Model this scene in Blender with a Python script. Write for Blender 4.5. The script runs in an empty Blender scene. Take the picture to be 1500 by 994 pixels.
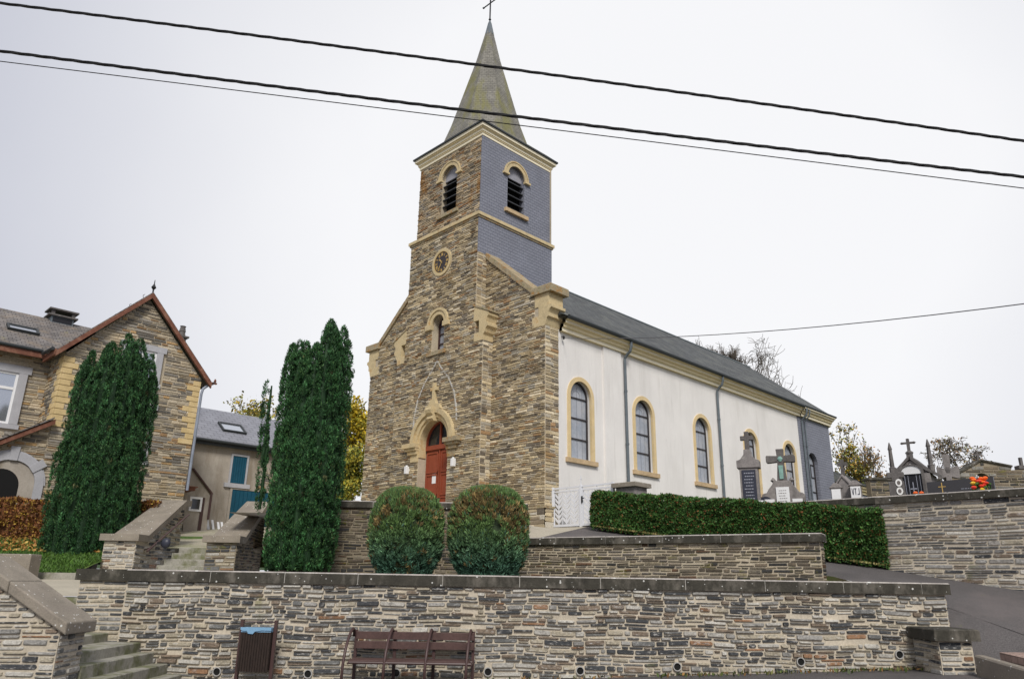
import bpy, bmesh, math, random
import numpy as np
from mathutils import Vector, Matrix

rnd = random.Random(7)
nrng = np.random.default_rng(11)
scene = bpy.context.scene
COL = scene.collection
PI = math.pi

# ------------------------------------------------------------------ camera
YAW, PITCH, ROLL, FPX = .79, .314, .0171, 1095.0351
CAM = Vector((21.6953, -17.4658, -1.6806))
cp, sp = math.cos(PITCH), math.sin(PITCH)
FW = Vector((-math.sin(YAW)*cp, math.cos(YAW)*cp, sp))
RR = Vector((math.cos(YAW), math.sin(YAW), 0))
UU = RR.cross(FW)
R2 = RR*math.cos(ROLL) + UU*math.sin(ROLL)
U2 = -RR*math.sin(ROLL) + UU*math.cos(ROLL)
FH = Vector((-math.sin(YAW), math.cos(YAW), 0))
cd = bpy.data.cameras.new('camera')
cam = bpy.data.objects.new('camera', cd)
COL.objects.link(cam)
cam.matrix_world = Matrix(((R2.x, U2.x, -FW.x, CAM.x), (R2.y, U2.y, -FW.y, CAM.y), (R2.z, U2.z, -FW.z, CAM.z), (0, 0, 0, 1)))
cd.sensor_width = 36
cd.lens = FPX/1500*36
cd.clip_start = .1
cd.clip_end = 2000
scene.camera = cam

# frames: 'W' = world (church axes), 'F' = street axes (L right, D away from the street, h above eye level)
MF = Matrix(((RR.x, FH.x, 0, CAM.x), (RR.y, FH.y, 0, CAM.y), (0, 0, 1, CAM.z), (0, 0, 0, 1)))
MW = Matrix.Identity(4)
def F(L, D, h=0.): return MF @ Vector((L, D, h))
def fl(p):
    v = Vector(p)-CAM
    return v.dot(RR), v.dot(FH), v.z
def ray(px, py): return FW + R2*((px-750)/FPX) - U2*((py-497)/FPX)
def atD(px, py, D):
    d = ray(px, py)
    return CAM + d*(D/d.dot(FH))
def LD(px, py, D): return Vector(fl(atD(px, py, D)))

# ------------------------------------------------------------------ materials
class NT:
    def __init__(s, name):
        s.m = bpy.data.materials.new(name); s.m.use_nodes = True
        s.t = s.m.node_tree; s.t.nodes.clear()
        s.out = s.n('ShaderNodeOutputMaterial'); s.b = s.n('ShaderNodeBsdfPrincipled')
        s.l(s.b.outputs[0], s.out.inputs[0])
        s.tc = s.n('ShaderNodeTexCoord')
    def n(s, t, **k):
        o = s.t.nodes.new(t)
        for a, v in k.items(): setattr(o, a, v)
        return o
    def l(s, a, b): s.t.links.new(a, b)
    def coords(s, kind='Object', scale=(1, 1, 1)):
        mp = s.n('ShaderNodeMapping'); mp.inputs['Scale'].default_value = scale
        s.l(s.tc.outputs[kind], mp.inputs[0]); return mp.outputs[0]
    def noise(s, vec, scale, detail=4, rough=.6):
        o = s.n('ShaderNodeTexNoise'); o.inputs['Scale'].default_value = scale
        o.inputs['Detail'].default_value = detail; o.inputs['Roughness'].default_value = rough
        s.l(vec, o.inputs['Vector']); return o.outputs['Fac']
    def rng(s, v, a, b, c, d):
        o = s.n('ShaderNodeMapRange'); o.inputs[1].default_value = a; o.inputs[2].default_value = b
        o.inputs[3].default_value = c; o.inputs[4].default_value = d
        s.l(v, o.inputs[0]); return o.outputs[0]
    def math(s, op, a, b=None, clamp=False):
        o = s.n('ShaderNodeMath', operation=op, use_clamp=clamp)
        for i, v in enumerate((a, b)):
            if v is None: continue
            if isinstance(v, (int, float)): o.inputs[i].default_value = v
            else: s.l(v, o.inputs[i])
        return o.outputs[0]
    def mix(s, f, a, b, mode='MIX'):
        o = s.n('ShaderNodeMix', data_type='RGBA', blend_type=mode)
        for i, v in ((0, f), (6, a), (7, b)):
            if isinstance(v, (int, float)): o.inputs[i].default_value = v
            elif isinstance(v, tuple): o.inputs[i].default_value = (*v, 1)
            else: s.l(v, o.inputs[i])
        return o.outputs[2]

MATS = {}
def mk(name, base=(.5, .5, .5), attr=False, rough=.85, var=.2, vs=2., fine=.15, fs=25., patches=(), bump=.3, bs=30., bd=.01,
       metallic=0., spec=.3, brick=None, cs='Object', stretch=(1, 1, 1), sub=None):
    """patches: (colour, scale, lo, hi, amount, stretch)   brick: (w, h, gap, gapcolour, variation, bumpdist)"""
    s = NT(name); vec = s.coords(cs, stretch)
    if attr:
        a = s.n('ShaderNodeAttribute', attribute_name='Col'); c = a.outputs['Color']
    else:
        r = s.n('ShaderNodeRGB'); r.outputs[0].default_value = (*base, 1); c = r.outputs[0]
    height = None
    if brick:
        w, h, gap, gc, bv, bdist = brick
        uv = s.coords('UV')
        b = s.n('ShaderNodeTexBrick', offset=.5)
        b.inputs['Scale'].default_value = 1; b.inputs['Mortar Size'].default_value = gap
        b.inputs['Brick Width'].default_value = w; b.inputs['Row Height'].default_value = h
        b.inputs['Mortar Smooth'].default_value = .1
        b.inputs['Color1'].default_value = (1-bv, 1-bv, 1-bv, 1); b.inputs['Color2'].default_value = (1+bv, 1+bv, 1+bv, 1)
        b.inputs['Mortar'].default_value = (1, 1, 1, 1)
        s.l(uv, b.inputs['Vector'])
        c = s.mix(1., c, b.outputs['Color'], 'MULTIPLY')
        c = s.mix(b.outputs['Fac'], c, gc)
        sep = s.n('ShaderNodeSeparateXYZ'); s.l(uv, sep.inputs[0])
        fr = s.math('FRACT', s.math('DIVIDE', sep.outputs['Y'], h))
        height = s.math('SUBTRACT', s.math('MULTIPLY', s.math('SUBTRACT', 1., fr), .6), b.outputs['Fac'])
        hb = bdist
    if var:
        n1 = s.noise(vec, vs); f = s.rng(n1, .25, .75, 1-var, 1+var)
        c = s.mix(1., c, f, 'MULTIPLY')
    if fine:
        n2 = s.noise(vec, fs, 3, .7); f = s.rng(n2, .25, .75, 1-fine, 1+fine)
        c = s.mix(1., c, f, 'MULTIPLY')
    for p in patches:
        pc, psc, lo, hi, amt, st = p
        pv = s.coords(cs, st); pn = s.noise(pv, psc, 5, .65)
        c = s.mix(s.rng(pn, lo, hi, 0., amt), c, pc)
    s.l(c, s.b.inputs['Base Color'])
    s.b.inputs['Roughness'].default_value = rough
    s.b.inputs['Metallic'].default_value = metallic
    s.b.inputs['Specular IOR Level'].default_value = spec
    if sub: s.b.inputs['Subsurface Weight'].default_value = sub
    bp = None
    if bump:
        nb = s.noise(vec, bs, 4, .7)
        bp = s.n('ShaderNodeBump'); bp.inputs['Strength'].default_value = bump; bp.inputs['Distance'].default_value = bd
        s.l(nb, bp.inputs['Height'])
    if height is not None:
        b2 = s.n('ShaderNodeBump'); b2.inputs['Strength'].default_value = .8; b2.inputs['Distance'].default_value = hb
        s.l(height, b2.inputs['Height'])
        if bp: s.l(bp.outputs[0], b2.inputs['Normal'])
        bp = b2
    if bp: s.l(bp.outputs[0], s.b.inputs['Normal'])
    MATS[name] = s.m
    return s.m

def spots(name, base, spot=(.7, .7, .66), scale=9., thr=.22, **k):
    """concrete with round pale lichen spots"""
    m = mk(name, base, **k)
    t = m.node_tree; b = next(n for n in t.nodes if n.type == 'BSDF_PRINCIPLED'); tc = next(n for n in t.nodes if n.type == 'TEX_COORD')
    src = b.inputs['Base Color'].links[0].from_socket
    v = t.nodes.new('ShaderNodeTexVoronoi'); v.inputs['Scale'].default_value = scale; v.inputs['Randomness'].default_value = 1
    t.links.new(tc.outputs['Object'], v.inputs['Vector'])
    # only some cells carry a lichen
    sep = t.nodes.new('ShaderNodeSeparateColor'); t.links.new(v.outputs['Color'], sep.inputs[0])
    r = t.nodes.new('ShaderNodeMapRange'); r.inputs[1].default_value = .35; r.inputs[2].default_value = 1.; r.inputs[3].default_value = 0.; r.inputs[4].default_value = thr
    t.links.new(sep.outputs[0], r.inputs[0])
    lt = t.nodes.new('ShaderNodeMath'); lt.operation = 'LESS_THAN'
    t.links.new(v.outputs['Distance'], lt.inputs[0]); t.links.new(r.outputs[0], lt.inputs[1])
    mu = t.nodes.new('ShaderNodeMath'); mu.operation = 'MULTIPLY'; mu.inputs[1].default_value = .75
    t.links.new(lt.outputs[0], mu.inputs[0])
    mx = t.nodes.new('ShaderNodeMix'); mx.data_type = 'RGBA'; mx.inputs[7].default_value = (*spot, 1)
    t.links.new(mu.outputs[0], mx.inputs[0]); t.links.new(src, mx.inputs[6]); t.links.new(mx.outputs[2], b.inputs['Base Color'])
    return m

OCH = (.36, .17, .03)
M_STONE = mk('rubble_stone', attr=True, rough=.85, var=.22, vs=.8, fine=.35, fs=22, bump=.7, bs=28, bd=.02,
             patches=(((.4, .27, .1), .9, .54, .7, .4, (1, 1, 1)), ((.30, .27, .22), 9, .58, .72, .45, (1, 1, 2)),))
M_STONE_T = mk('tower_stone', attr=True, rough=.85, var=.2, vs=1.2, fine=.35, fs=22, bump=.7, bs=28, bd=.02,
               patches=((OCH, 1.3, .56, .68, .75, (1, 1, .5)),))
M_STONE_W = mk('wall_stone', attr=True, rough=.75, var=.15, vs=2., fine=.4, fs=30, bump=.8, bs=40, bd=.015,
               patches=(((.55, .53, .49), 11, .54, .66, .65, (1, 1, 2)), ((.04, .04, .04), 7, .56, .68, .6, (1, 1, 2)), ((.16, .16, .04), 1.3, .64, .74, .6, (1, 1, 1))))
M_STONE_M = mk('mossy_wall_stone', attr=True, rough=.8, var=.2, vs=2., fine=.4, fs=30, bump=.8, bs=40, bd=.015,
               patches=(((.16, .15, .02), 3, .55, .66, .7, (1, 1, 2)), ((.05, .048, .042), 2, .5, .64, .5, (1, 1, 1.5))))
M_MORT = mk('lime_mortar', (.47, .405, .3), var=.25, vs=1.5, fine=.2, bump=.5, bs=50)
M_MORT_W = mk('cream_mortar', (.5, .44, .345), var=.2, vs=1.5, fine=.2, bump=.6, bs=60)
M_MORT_D = mk('dark_mortar', (.25, .21, .15), var=.3, vs=1.5, fine=.2, bump=.6, bs=60)
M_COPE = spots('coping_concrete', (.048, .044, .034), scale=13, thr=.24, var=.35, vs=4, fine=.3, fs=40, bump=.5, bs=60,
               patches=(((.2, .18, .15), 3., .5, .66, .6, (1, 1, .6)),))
M_COPE_T = spots('pale_coping_top', (.36, .33, .3), scale=9, thr=.3, var=.3, vs=4, fine=.3, fs=40, bump=.4, bs=60)  # paler tone for the top and chamfer faces of the coping blocks
M_COPE_L = spots('pale_coping', (.25, .218, .175), scale=15, thr=.24, var=.25, vs=3, fine=.25, fs=50, bump=.5, bs=70,
                 patches=(((.12, .1, .09), 1.5, .5, .7, .6, (1, 1, 1)),))
M_JOINT = mk('joint_mortar', (.5, .48, .44))
M_SAND = mk('sandstone', (.56, .45, .26), var=.2, vs=3, fine=.2, patches=((OCH, 3, .56, .7, .55, (1, 1, 1)), ((.14, .12, .1), 2.2, .6, .75, .5, (1, 1, .6))), bump=.4)
M_SANDP = mk('yellow_surround', (.66, .51, .28), var=.12, vs=3, fine=.12, patches=(((.6, .5, .34), 4, .5, .7, .5, (1, 1, 1)),), bump=.15)
M_SILL = mk('sill_stone', (.5, .37, .22), var=.2, fine=.2, bump=.3)
M_CAP = mk('lichen_cap_stone', (.34, .28, .18), var=.3, vs=4, fine=.3, bump=.6, patches=((OCH, 5, .52, .62, .7, (1, 1, 1)), ((.08, .1, .03), 4, .55, .7, .6, (1, 1, 1))))
M_CREAM = mk('cream_paint', (.82, .69, .42), rough=.6, var=.06, fine=.05, bump=.05)
M_CREAM2 = mk('pale_cream_paint', (.82, .74, .55), rough=.6, var=.06, fine=.05, bump=.05)
M_RENDER = mk('white_render', (.77, .745, .71), var=.05, vs=.8, fine=.025, fs=20, bump=.2, bs=60, bd=.004,
              patches=(((.55, .53, .5), .6, .46, .72, .45, (1, 1, .3)), ((.56, .53, .48), 3, .56, .75, .4, (1, 1, .1)), ((.4, .38, .35), 2.2, .68, .76, .35, (1, 1, 1)), ((.48, .46, .42), 6, .6, .74, .4, (1, 1, .05))))
M_SLATE = mk('wall_slate', (.205, .213, .25), rough=.55, var=.1, vs=1., fine=.06, brick=(.25, .13, .009, (.13, .14, .18), .05, .008), bump=.15)
M_ROOF = mk('roof_slate', (.055, .06, .06), rough=.65, var=.3, vs=.8, fine=.3, brick=(.3, .2, .014, (.025, .027, .03), .4, .025), bump=.3,
            patches=(((.15, .155, .13), 1.2, .5, .68, .6, (1, 1, 1)), ((.2, .2, .18), 5, .6, .7, .5, (1, 1, 1))))
M_SPIRE = mk('spire_slate', (.2, .19, .16), rough=.7, var=.25, vs=1.5, fine=.25, brick=(.2, .12, .008, (.12, .115, .1), .1, .008), bump=.3,
             patches=(((.19, .18, .04), 1.3, .49, .62, .65, (1, 1, .2)), ((.3, .28, .25), 2.5, .56, .7, .5, (1, 1, .3)), ((.1, .09, .085), 4, .55, .7, .5, (1, 1, .4))))
M_ROOFH = mk('house_roof_slate', (.17, .155, .145), rough=.7, var=.35, vs=1.2, fine=.2, brick=(.25, .16, .012, (.055, .05, .05), .2, .015), bump=.3,
             patches=(((.24, .19, .14), 1.6, .5, .68, .6, (1, 1, 1)), ((.22, .2, .06), 2, .62, .7, .5, (1, 1, 1))))
M_ROOFG = mk('garage_slate', (.235, .24, .27), rough=.6, var=.1, vs=1.2, fine=.1, brick=(.4, .25, .012, (.14, .14, .16), .08, .01), bump=.1)
M_DARK = mk('dark_trim', (.035, .04, .042), rough=.5, var=.1, fine=0, bump=0)
M_ZINC = mk('zinc', (.15, .175, .19), rough=.45, metallic=.4, var=.15, vs=4, fine=.1, bump=.05)
M_IRON = mk('wrought_iron', (.03, .03, .033), rough=.5, metallic=.5, var=.1, bump=.1)
M_LEAD = mk('window_bar', (.045, .04, .042), rough=.5, var=0, fine=0, bump=0)
M_GLASS = mk('protected_sky_glass', (.33, .36, .41), rough=.25, spec=.6, var=.12, vs=3, fine=.1, fs=14, bump=.06, bs=5,  # grey-blue base paints the sky's reflection into the glass
             patches=(((.46, .46, .47), 1.5, .45, .65, .6, (1, 1, 1)), ((.42, .35, .33), 4, .6, .72, .3, (1, 1, 1))))
M_CAME = mk('lead_came', (.24, .25, .28), rough=.5, var=0, fine=0, bump=0)
M_PANE = mk('dark_pane', (.02, .024, .028), rough=.06, spec=.8, var=0, fine=0, bump=.03, bs=3)
M_PANE2 = mk('sky_pane', (.5, .53, .58), rough=.08, metallic=.75, var=0, fine=0, bump=.02, bs=2)
M_PLYG = mk('louvre_panel', (.3, .3, .33), var=.1)
M_LOUV = mk('louvre_board', (.055, .058, .062), rough=.6, var=.2)
M_VOID = mk('dark_interior', (.008, .008, .008), var=0, fine=0, bump=0)
M_RED = mk('red_brown_paint', (.27, .065, .032), rough=.5, var=.12, vs=4, fine=.08, bump=.1)
M_REDW = mk('red_brown_timber', (.17, .068, .042), rough=.65, var=.25, vs=3, fine=.25, fs=20, stretch=(1, 1, 1), bump=.2,
            patches=(((.33, .2, .13), 3, .52, .7, .5, (1, 1, 1)),))
M_BLUE = mk('blue_paint', (.008, .07, .115), rough=.5, var=.15, fine=.1, bump=.1, patches=(((.18, .13, .1), 5, .64, .72, .5, (1, 1, 1)),))
M_WHITE = mk('white_paint', (.78, .78, .78), rough=.5, var=.04, fine=.03, bump=.05)
M_GATE = mk('white_metal', (.7, .71, .74), rough=.45, var=.05, fine=.03, bump=.05)
M_GREYST = mk('grey_dressed_stone', (.4, .4, .42), var=.08, vs=4, fine=.1, bump=.2)
M_QUOIN = mk('yellow_quoin', (.58, .44, .22), var=.15, vs=3, fine=.15, bump=.3, patches=(((.6, .48, .3), 3, .5, .7, .5, (1, 1, 1)),))
M_GREND = mk('stained_render', (.36, .32, .27), var=.18, vs=1.2, fine=.15, bump=.4, bs=30,
             patches=(((.2, .16, .11), 1., .5, .66, .7, (1, 1, .2)), ((.46, .42, .36), 1.6, .5, .65, .5, (1, 1, .5))))
M_GOLD = mk('gilt', (.6, .4, .13), rough=.35, metallic=.3, var=.05, fine=0, bump=0)
M_CLOCK = mk('clock_black', (.016, .016, .02), rough=.4, var=.05, fine=0, bump=0)
M_PAPER = mk('paper', (.8, .8, .8), var=.02, bump=0)
M_BROWN = mk('brown_metal', (.07, .04, .037), rough=.4, var=.1, fine=.1, bump=.05)
M_SLAT = mk('brown_slat', (.085, .048, .042), rough=.55, var=.2, vs=3, fine=.25, fs=30, bump=.2)
M_BINW = mk('dark_timber', (.026, .016, .012), rough=.7, var=.4, vs=14, fine=.4, fs=60, stretch=(3, 3, .4), bump=.4)
M_BAG = mk('blue_plastic', (.2, .36, .52), rough=.35, var=.1, fine=.1, bump=.4, bs=20)
M_STEP = mk('mossy_step_stone', (.31, .295, .25), var=.2, vs=3, fine=.2, bump=.4, patches=(((.11, .12, .035), 2.2, .46, .62, .75, (1, 1, 1)), ((.06, .055, .04), 4, .56, .7, .6, (1, 1, 1))))
M_ASPH = mk('asphalt', (.1, .092, .09), rough=.9, var=.2, vs=.7, fine=.5, fs=60, bump=.8, bs=90, bd=.01,
            patches=(((.15, .13, .125), .5, .5, .62, .6, (1, 1, 1)), ((.055, .052, .052), .9, .58, .68, .5, (1, .3, 1)), ((.12, .14, .02), 2, .66, .74, .5, (1, 1, 1))))
M_PAVE = mk('concrete_paving', (.42, .38, .3), var=.12, vs=1, fine=.15, bump=.3, patches=(((.2, .2, .09), 2, .58, .7, .5, (1, 1, 1)),))
M_GRAV = mk('gravel', (.36, .33, .25), var=.2, vs=.8, fine=.3, bump=.5, patches=(((.13, .16, .05), .8, .52, .64, .7, (1, 1, 1)),))
M_PINK = mk('pink_paving', (.34, .24, .2), var=.1, fine=.2, bump=.3, brick=(.2, .1, .008, (.2, .15, .12), .08, .004))
M_SOIL = mk('soil', (.07, .06, .03), var=.3, fine=.4, bump=.6, patches=(((.06, .09, .02), 2, .45, .6, .7, (1, 1, 1)),))
M_TURF = mk('turf', (.07, .13, .025), var=.3, fine=.4, bump=.6, patches=(((.14, .12, .03), 1.5, .5, .65, .6, (1, 1, 1)),))
M_LEAF = mk('foliage', attr=True, rough=.55, var=.15, vs=3, fine=0, bump=0, spec=.25)
M_BARK = mk('bark', (.11, .092, .075), var=.3, fine=.3, bump=.6, bs=20)
M_TOMB = mk('weathered_stone', (.23, .21, .2), var=.25, vs=5, fine=.25, bump=.5, patches=(((.09, .085, .08), 3, .5, .68, .65, (1, 1, .4)), ((.36, .34, .31), 6, .58, .7, .5, (1, 1, 1))))
M_TOMBD = mk('dark_weathered_stone', (.12, .11, .105), var=.25, vs=5, fine=.25, bump=.5, patches=(((.25, .24, .22), 4, .56, .7, .5, (1, 1, .5)),))
M_GRAN = mk('dark_granite', (.04, .038, .04), rough=.3, spec=.5, var=.1, fine=.3, fs=120, bump=0)
M_PLAQ = mk('slate_plaque', (.035, .038, .055), rough=.4, var=.1, bump=.05)
M_LETT = mk('pale_lettering', (.3, .31, .36), var=.05, bump=0)
M_MARB = mk('white_marble', (.74, .74, .74), rough=.5, var=.06, vs=5, fine=.04, bump=.05)
M_VERD = mk('verdigris_bronze', (.22, .38, .33), rough=.6, var=.2, vs=10, bump=.2)
M_PORC = mk('porcelain', (.8, .79, .76), rough=.3, var=0, fine=0, bump=0)
M_RING = mk('porcelain_border', (.16, .14, .13), rough=.4, var=0, bump=0)
M_CABLE = mk('black_cable', (.012, .012, .012), rough=.5, var=0, fine=0, bump=0)
M_WIRE = mk('grey_wire', (.12, .12, .13), rough=.5, var=0, fine=0, bump=0)
M_ORANGE = mk('orange_petal', (.8, .14, .02), rough=.5, var=.2, vs=40, bump=.1)
M_REDP = mk('red_petal', (.7, .05, .03), rough=.5, var=.2, vs=40, bump=.1)
M_YELL = mk('yellow_petal', (.75, .5, .05), rough=.5, var=.2, vs=40, bump=.1)
M_BRICK = mk('red_brick', (.28, .09, .05), var=.2, fine=.2, bump=.3)
M_PIPE = mk('pale_plastic', (.4, .39, .37), rough=.5, var=.1, bump=.05)

# ------------------------------------------------------------------ objects and mesh builder
TR = {}
def tag(o, label=None, cat=None, group=None, kind=None):
    if label: o['label'] = label
    if cat: o['category'] = cat
    if group: o['group'] = group
    if kind: o['kind'] = kind
    return o
def thing(name, label, cat, loc, rz=0., group=None):
    o = bpy.data.objects.new(name, None); COL.objects.link(o)
    o.empty_display_size = .3
    o.location = loc; o.rotation_euler = (0, 0, rz)
    TR[o.name] = Matrix.Translation(Vector(loc)) @ Matrix.Rotation(rz, 4, 'Z')
    return tag(o, label, cat, group)
def thingF(name, label, cat, L, D, h, group=None, rz=0.): return thing(name, label, cat, F(L, D, h), YAW+rz, group)
def copy_tree(o, parent=None):
    c = o.copy(); COL.objects.link(c)
    if parent: c.parent = parent
    for ch in [x for x in bpy.data.objects if x.parent == o]: copy_tree(ch, c)
    return c

class MB:
    def __init__(s): s.v = []; s.f = []; s.m = []; s.c = []; s.mi = 0; s.col = (.5, .5, .5); s.topmi = None
    def face(s, idx): s.f.append(idx); s.m.append(s.mi); s.c.append(s.col)
    def poly(s, pts):
        b = len(s.v); s.v += [tuple(p) for p in pts]; s.face(tuple(range(b, b+len(pts)))); return s
    def box(s, x0, x1, y0, y1, z0, z1):
        b = len(s.v)
        s.v += [(x, y, z) for z in (z0, z1) for y in (y0, y1) for x in (x0, x1)]
        for q in ((0, 2, 3, 1), (4, 5, 7, 6), (0, 1, 5, 4), (1, 3, 7, 5), (3, 2, 6, 7), (2, 0, 4, 6)): s.face(tuple(b+i for i in q))
        return s
    def bbox(s, x0, x1, y0, y1, z0, z1, c=.015):
        """box with its upper edges chamfered"""
        s.box(x0, x1, y0, y1, z0, z1-c)
        b = len(s.v)
        s.v += [(x0, y0, z1-c), (x1, y0, z1-c), (x1, y1, z1-c), (x0, y1, z1-c), (x0+c, y0+c, z1), (x1-c, y0+c, z1), (x1-c, y1-c, z1), (x0+c, y1-c, z1)]
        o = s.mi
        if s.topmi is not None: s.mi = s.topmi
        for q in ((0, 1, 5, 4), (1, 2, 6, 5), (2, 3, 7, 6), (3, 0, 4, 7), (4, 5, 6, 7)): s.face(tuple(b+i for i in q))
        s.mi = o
        return s
    def prism(s, pts, fn, d0, d1, cap=True):
        """2-D outline extruded: fn(u, v, d) -> point"""
        n = len(pts); b = len(s.v)
        s.v += [tuple(fn(u, v, d0)) for u, v in pts] + [tuple(fn(u, v, d1)) for u, v in pts]
        if cap:
            s.face(tuple(range(b, b+n))); s.face(tuple(range(b+2*n-1, b+n-1, -1)))
        for i in range(n):
            j = (i+1) % n
            s.face((b+i, b+n+i, b+n+j, b+j))
        return s
    def tube(s, pts, r, n=8, cap=True, r1=None):
        pts = [Vector(p) for p in pts]; rings = []
        t0 = (pts[1]-pts[0]).normalized()
        up = Vector((0, 0, 1)) if abs(t0.z) < .9 else Vector((1, 0, 0))
        a = t0.cross(up).normalized()
        for i, p in enumerate(pts):
            t = (pts[min(i+1, len(pts)-1)]-pts[max(i-1, 0)])
            t = t.normalized() if t.length > 1e-9 else t0
            a = (a-t*a.dot(t)).normalized(); bb = t.cross(a)
            k = i/(len(pts)-1); rr = r if r1 is None else r+(r1-r)*k
            b = len(s.v); s.v += [tuple(p+(a*math.cos(2*PI*q/n)+bb*math.sin(2*PI*q/n))*rr) for q in range(n)]
            rings.append(b)
        for b0, b1 in zip(rings, rings[1:]):
            for q in range(n): s.face((b0+q, b0+(q+1) % n, b1+(q+1) % n, b1+q))
        if cap:
            s.face(tuple(rings[0]+q for q in reversed(range(n)))); s.face(tuple(rings[-1]+q for q in range(n)))
        return s
    def lathe(s, c, prof, n=12, sq=1.):
        c = Vector(c); rings = []
        for r, z in prof:
            b = len(s.v); s.v += [(c.x+r*math.cos(2*PI*q/n), c.y+r*sq*math.sin(2*PI*q/n), c.z+z) for q in range(n)]; rings.append(b)
        for b0, b1 in zip(rings, rings[1:]):
            for q in range(n): s.face((b0+q, b0+(q+1) % n, b1+(q+1) % n, b1+q))
        s.face(tuple(rings[0]+q for q in reversed(range(n)))); s.face(tuple(rings[-1]+q for q in range(n)))
        return s
    def build(s, name, mats, parent=None, frame='W', loc=None, smooth=False, bevel=0.):
        if not isinstance(mats, (list, tuple)): mats = [mats]
        M = MF if frame == 'F' else MW
        if frame == 'L': M = None
        if parent is not None:
            base = TR[parent.name]
        else:
            base = Matrix.Translation(Vector(loc) if loc is not None else Vector((0, 0, 0)))
        V = np.array(s.v, dtype=float).reshape(-1, 3)
        if M is not None:
            T = np.array(base.inverted() @ M)
            V = V @ T[:3, :3].T + T[:3, 3]
        me = bpy.data.meshes.new(name)
        me.from_pydata(V.tolist(), [], s.f); 
        for m in mats: me.materials.append(m)
        me.polygons.foreach_set('material_index', s.m)
        if smooth: me.polygons.foreach_set('use_smooth', [True]*len(s.f))
        # box-like UVs in metres
        uvl = me.uv_layers.new(name='UVMap'); nl = len(me.loops)
        lv = np.zeros(nl, dtype=np.int32); me.loops.foreach_get('vertex_index', lv)
        npoly = len(me.polygons)
        nor = np.zeros(npoly*3); me.polygons.foreach_get('normal', nor); nor = nor.reshape(-1, 3)
        tot = np.zeros(npoly, dtype=np.int32); me.polygons.foreach_get('loop_total', tot)
        pn = np.repeat(nor, tot, axis=0)
        u = np.stack([-pn[:, 1], pn[:, 0], np.zeros(len(pn))], 1); ln = np.linalg.norm(u, axis=1)
        flat = ln < .05
        u[flat] = (1, 0, 0); ln[flat] = 1; u /= ln[:, None]
        w = np.cross(pn, u)
        P = V[lv]
        uv = np.stack([(P*u).sum(1), (P*w).sum(1)], 1).astype(np.float32)
        uvl.data.foreach_set('uv', uv.ravel())
        ca = me.color_attributes.new('Col', 'FLOAT_COLOR', 'CORNER')
        cc = np.ones((npoly, 4), dtype=np.float32); cc[:, :3] = np.array(s.c, dtype=np.float32)
        ca.data.foreach_set('color', np.repeat(cc, tot, axis=0).ravel())
        me.update()
        o = bpy.data.objects.new(name, me); COL.objects.link(o)
        if parent is not None:
            o.parent = parent
            TR[o.name] = TR[parent.name]
        else:
            o.location = base.translation; TR[o.name] = base
        if bevel:
            bv = o.modifiers.new('bevel', 'BEVEL'); bv.width = bevel; bv.segments = 2; bv.limit_method = 'ANGLE'
        return o

def fast_mesh(name, V, Fq, cols, mat, parent, loc=None):
    """V (n,3) world, Fq (m,k) faces, cols (m,3)"""
    base = TR[parent.name] if parent is not None else Matrix.Translation(Vector(loc))
    T = np.array(base.inverted()); V = V @ T[:3, :3].T + T[:3, 3]
    m, k = Fq.shape
    me = bpy.data.meshes.new(name)
    me.vertices.add(len(V)); me.vertices.foreach_set('co', V.astype(np.float32).ravel())
    me.loops.add(m*k); me.loops.foreach_set('vertex_index', Fq.astype(np.int32).ravel())
    me.polygons.add(m); me.polygons.foreach_set('loop_start', np.arange(0, m*k, k, dtype=np.int32)); me.polygons.foreach_set('loop_total', np.full(m, k, dtype=np.int32))
    ca = me.color_attributes.new('Col', 'FLOAT_COLOR', 'CORNER')
    cc = np.ones((m, 4), dtype=np.float32); cc[:, :3] = cols
    ca.data.foreach_set('color', np.repeat(cc, k, axis=0).ravel())
    me.materials.append(mat); me.update(calc_edges=True); me.validate()
    o = bpy.data.objects.new(name, me); COL.objects.link(o)
    if parent is not None: o.parent = parent
    else: o.location = loc
    TR[o.name] = base
    return o

def leaf_quads(C, A, size, width, rng=nrng, jitter=.6):
    n = len(C)
    a = A + rng.normal(0, jitter, (n, 3)); a /= np.linalg.norm(a, axis=1)[:, None]+1e-9
    b = np.cross(a, rng.normal(0, 1, (n, 3))); b /= np.linalg.norm(b, axis=1)[:, None]+1e-9
    s = (size*(.6+.8*rng.random(n)))[:, None]; w = s*width*.5
    V = np.stack([C-a*s*.4, C+b*w, C+a*s*.6, C-b*w], 1).reshape(-1, 3)
    return V, np.arange(4*n).reshape(n, 4)

# ------------------------------------------------------------------ rubble masonry
PAL_CHURCH = [((.39, .32, .205), 4.5), ((.48, .395, .25), 4), ((.35, .32, .26), 3.4), ((.15, .125, .095), 2.6), ((.31, .195, .1), 1.4), ((.56, .485, .35), 2.6), ((.25, .2, .135), 2.4)]
PAL_TOWER = [((.33, .27, .185), 4), ((.43, .34, .22), 4), ((.28, .25, .21), 2.5), ((.15, .13, .105), 1.6), ((.32, .18, .085), 1.6), ((.48, .4, .28), 3)]
PAL_WALL = [((.05, .052, .055), 3.4), ((.13, .13, .125), 3.2), ((.26, .25, .23), 4), ((.41, .39, .345), 3.4), ((.17, .13, .095), 2), ((.34, .3, .225), 2.8), ((.24, .135, .075), .35)]
PAL_DARK = [((.1, .08, .06), 3), ((.17, .135, .095), 3), ((.05, .048, .046), 3), ((.2, .17, .125), 2), ((.13, .075, .045), 1)]
PAL_HOUSE = [((.34, .295, .22), 4), ((.25, .23, .2), 3), ((.43, .37, .275), 3), ((.38, .25, .12), 1.5), ((.28, .175, .09), 1.1), ((.13, .12, .105), 1.8)]
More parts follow.
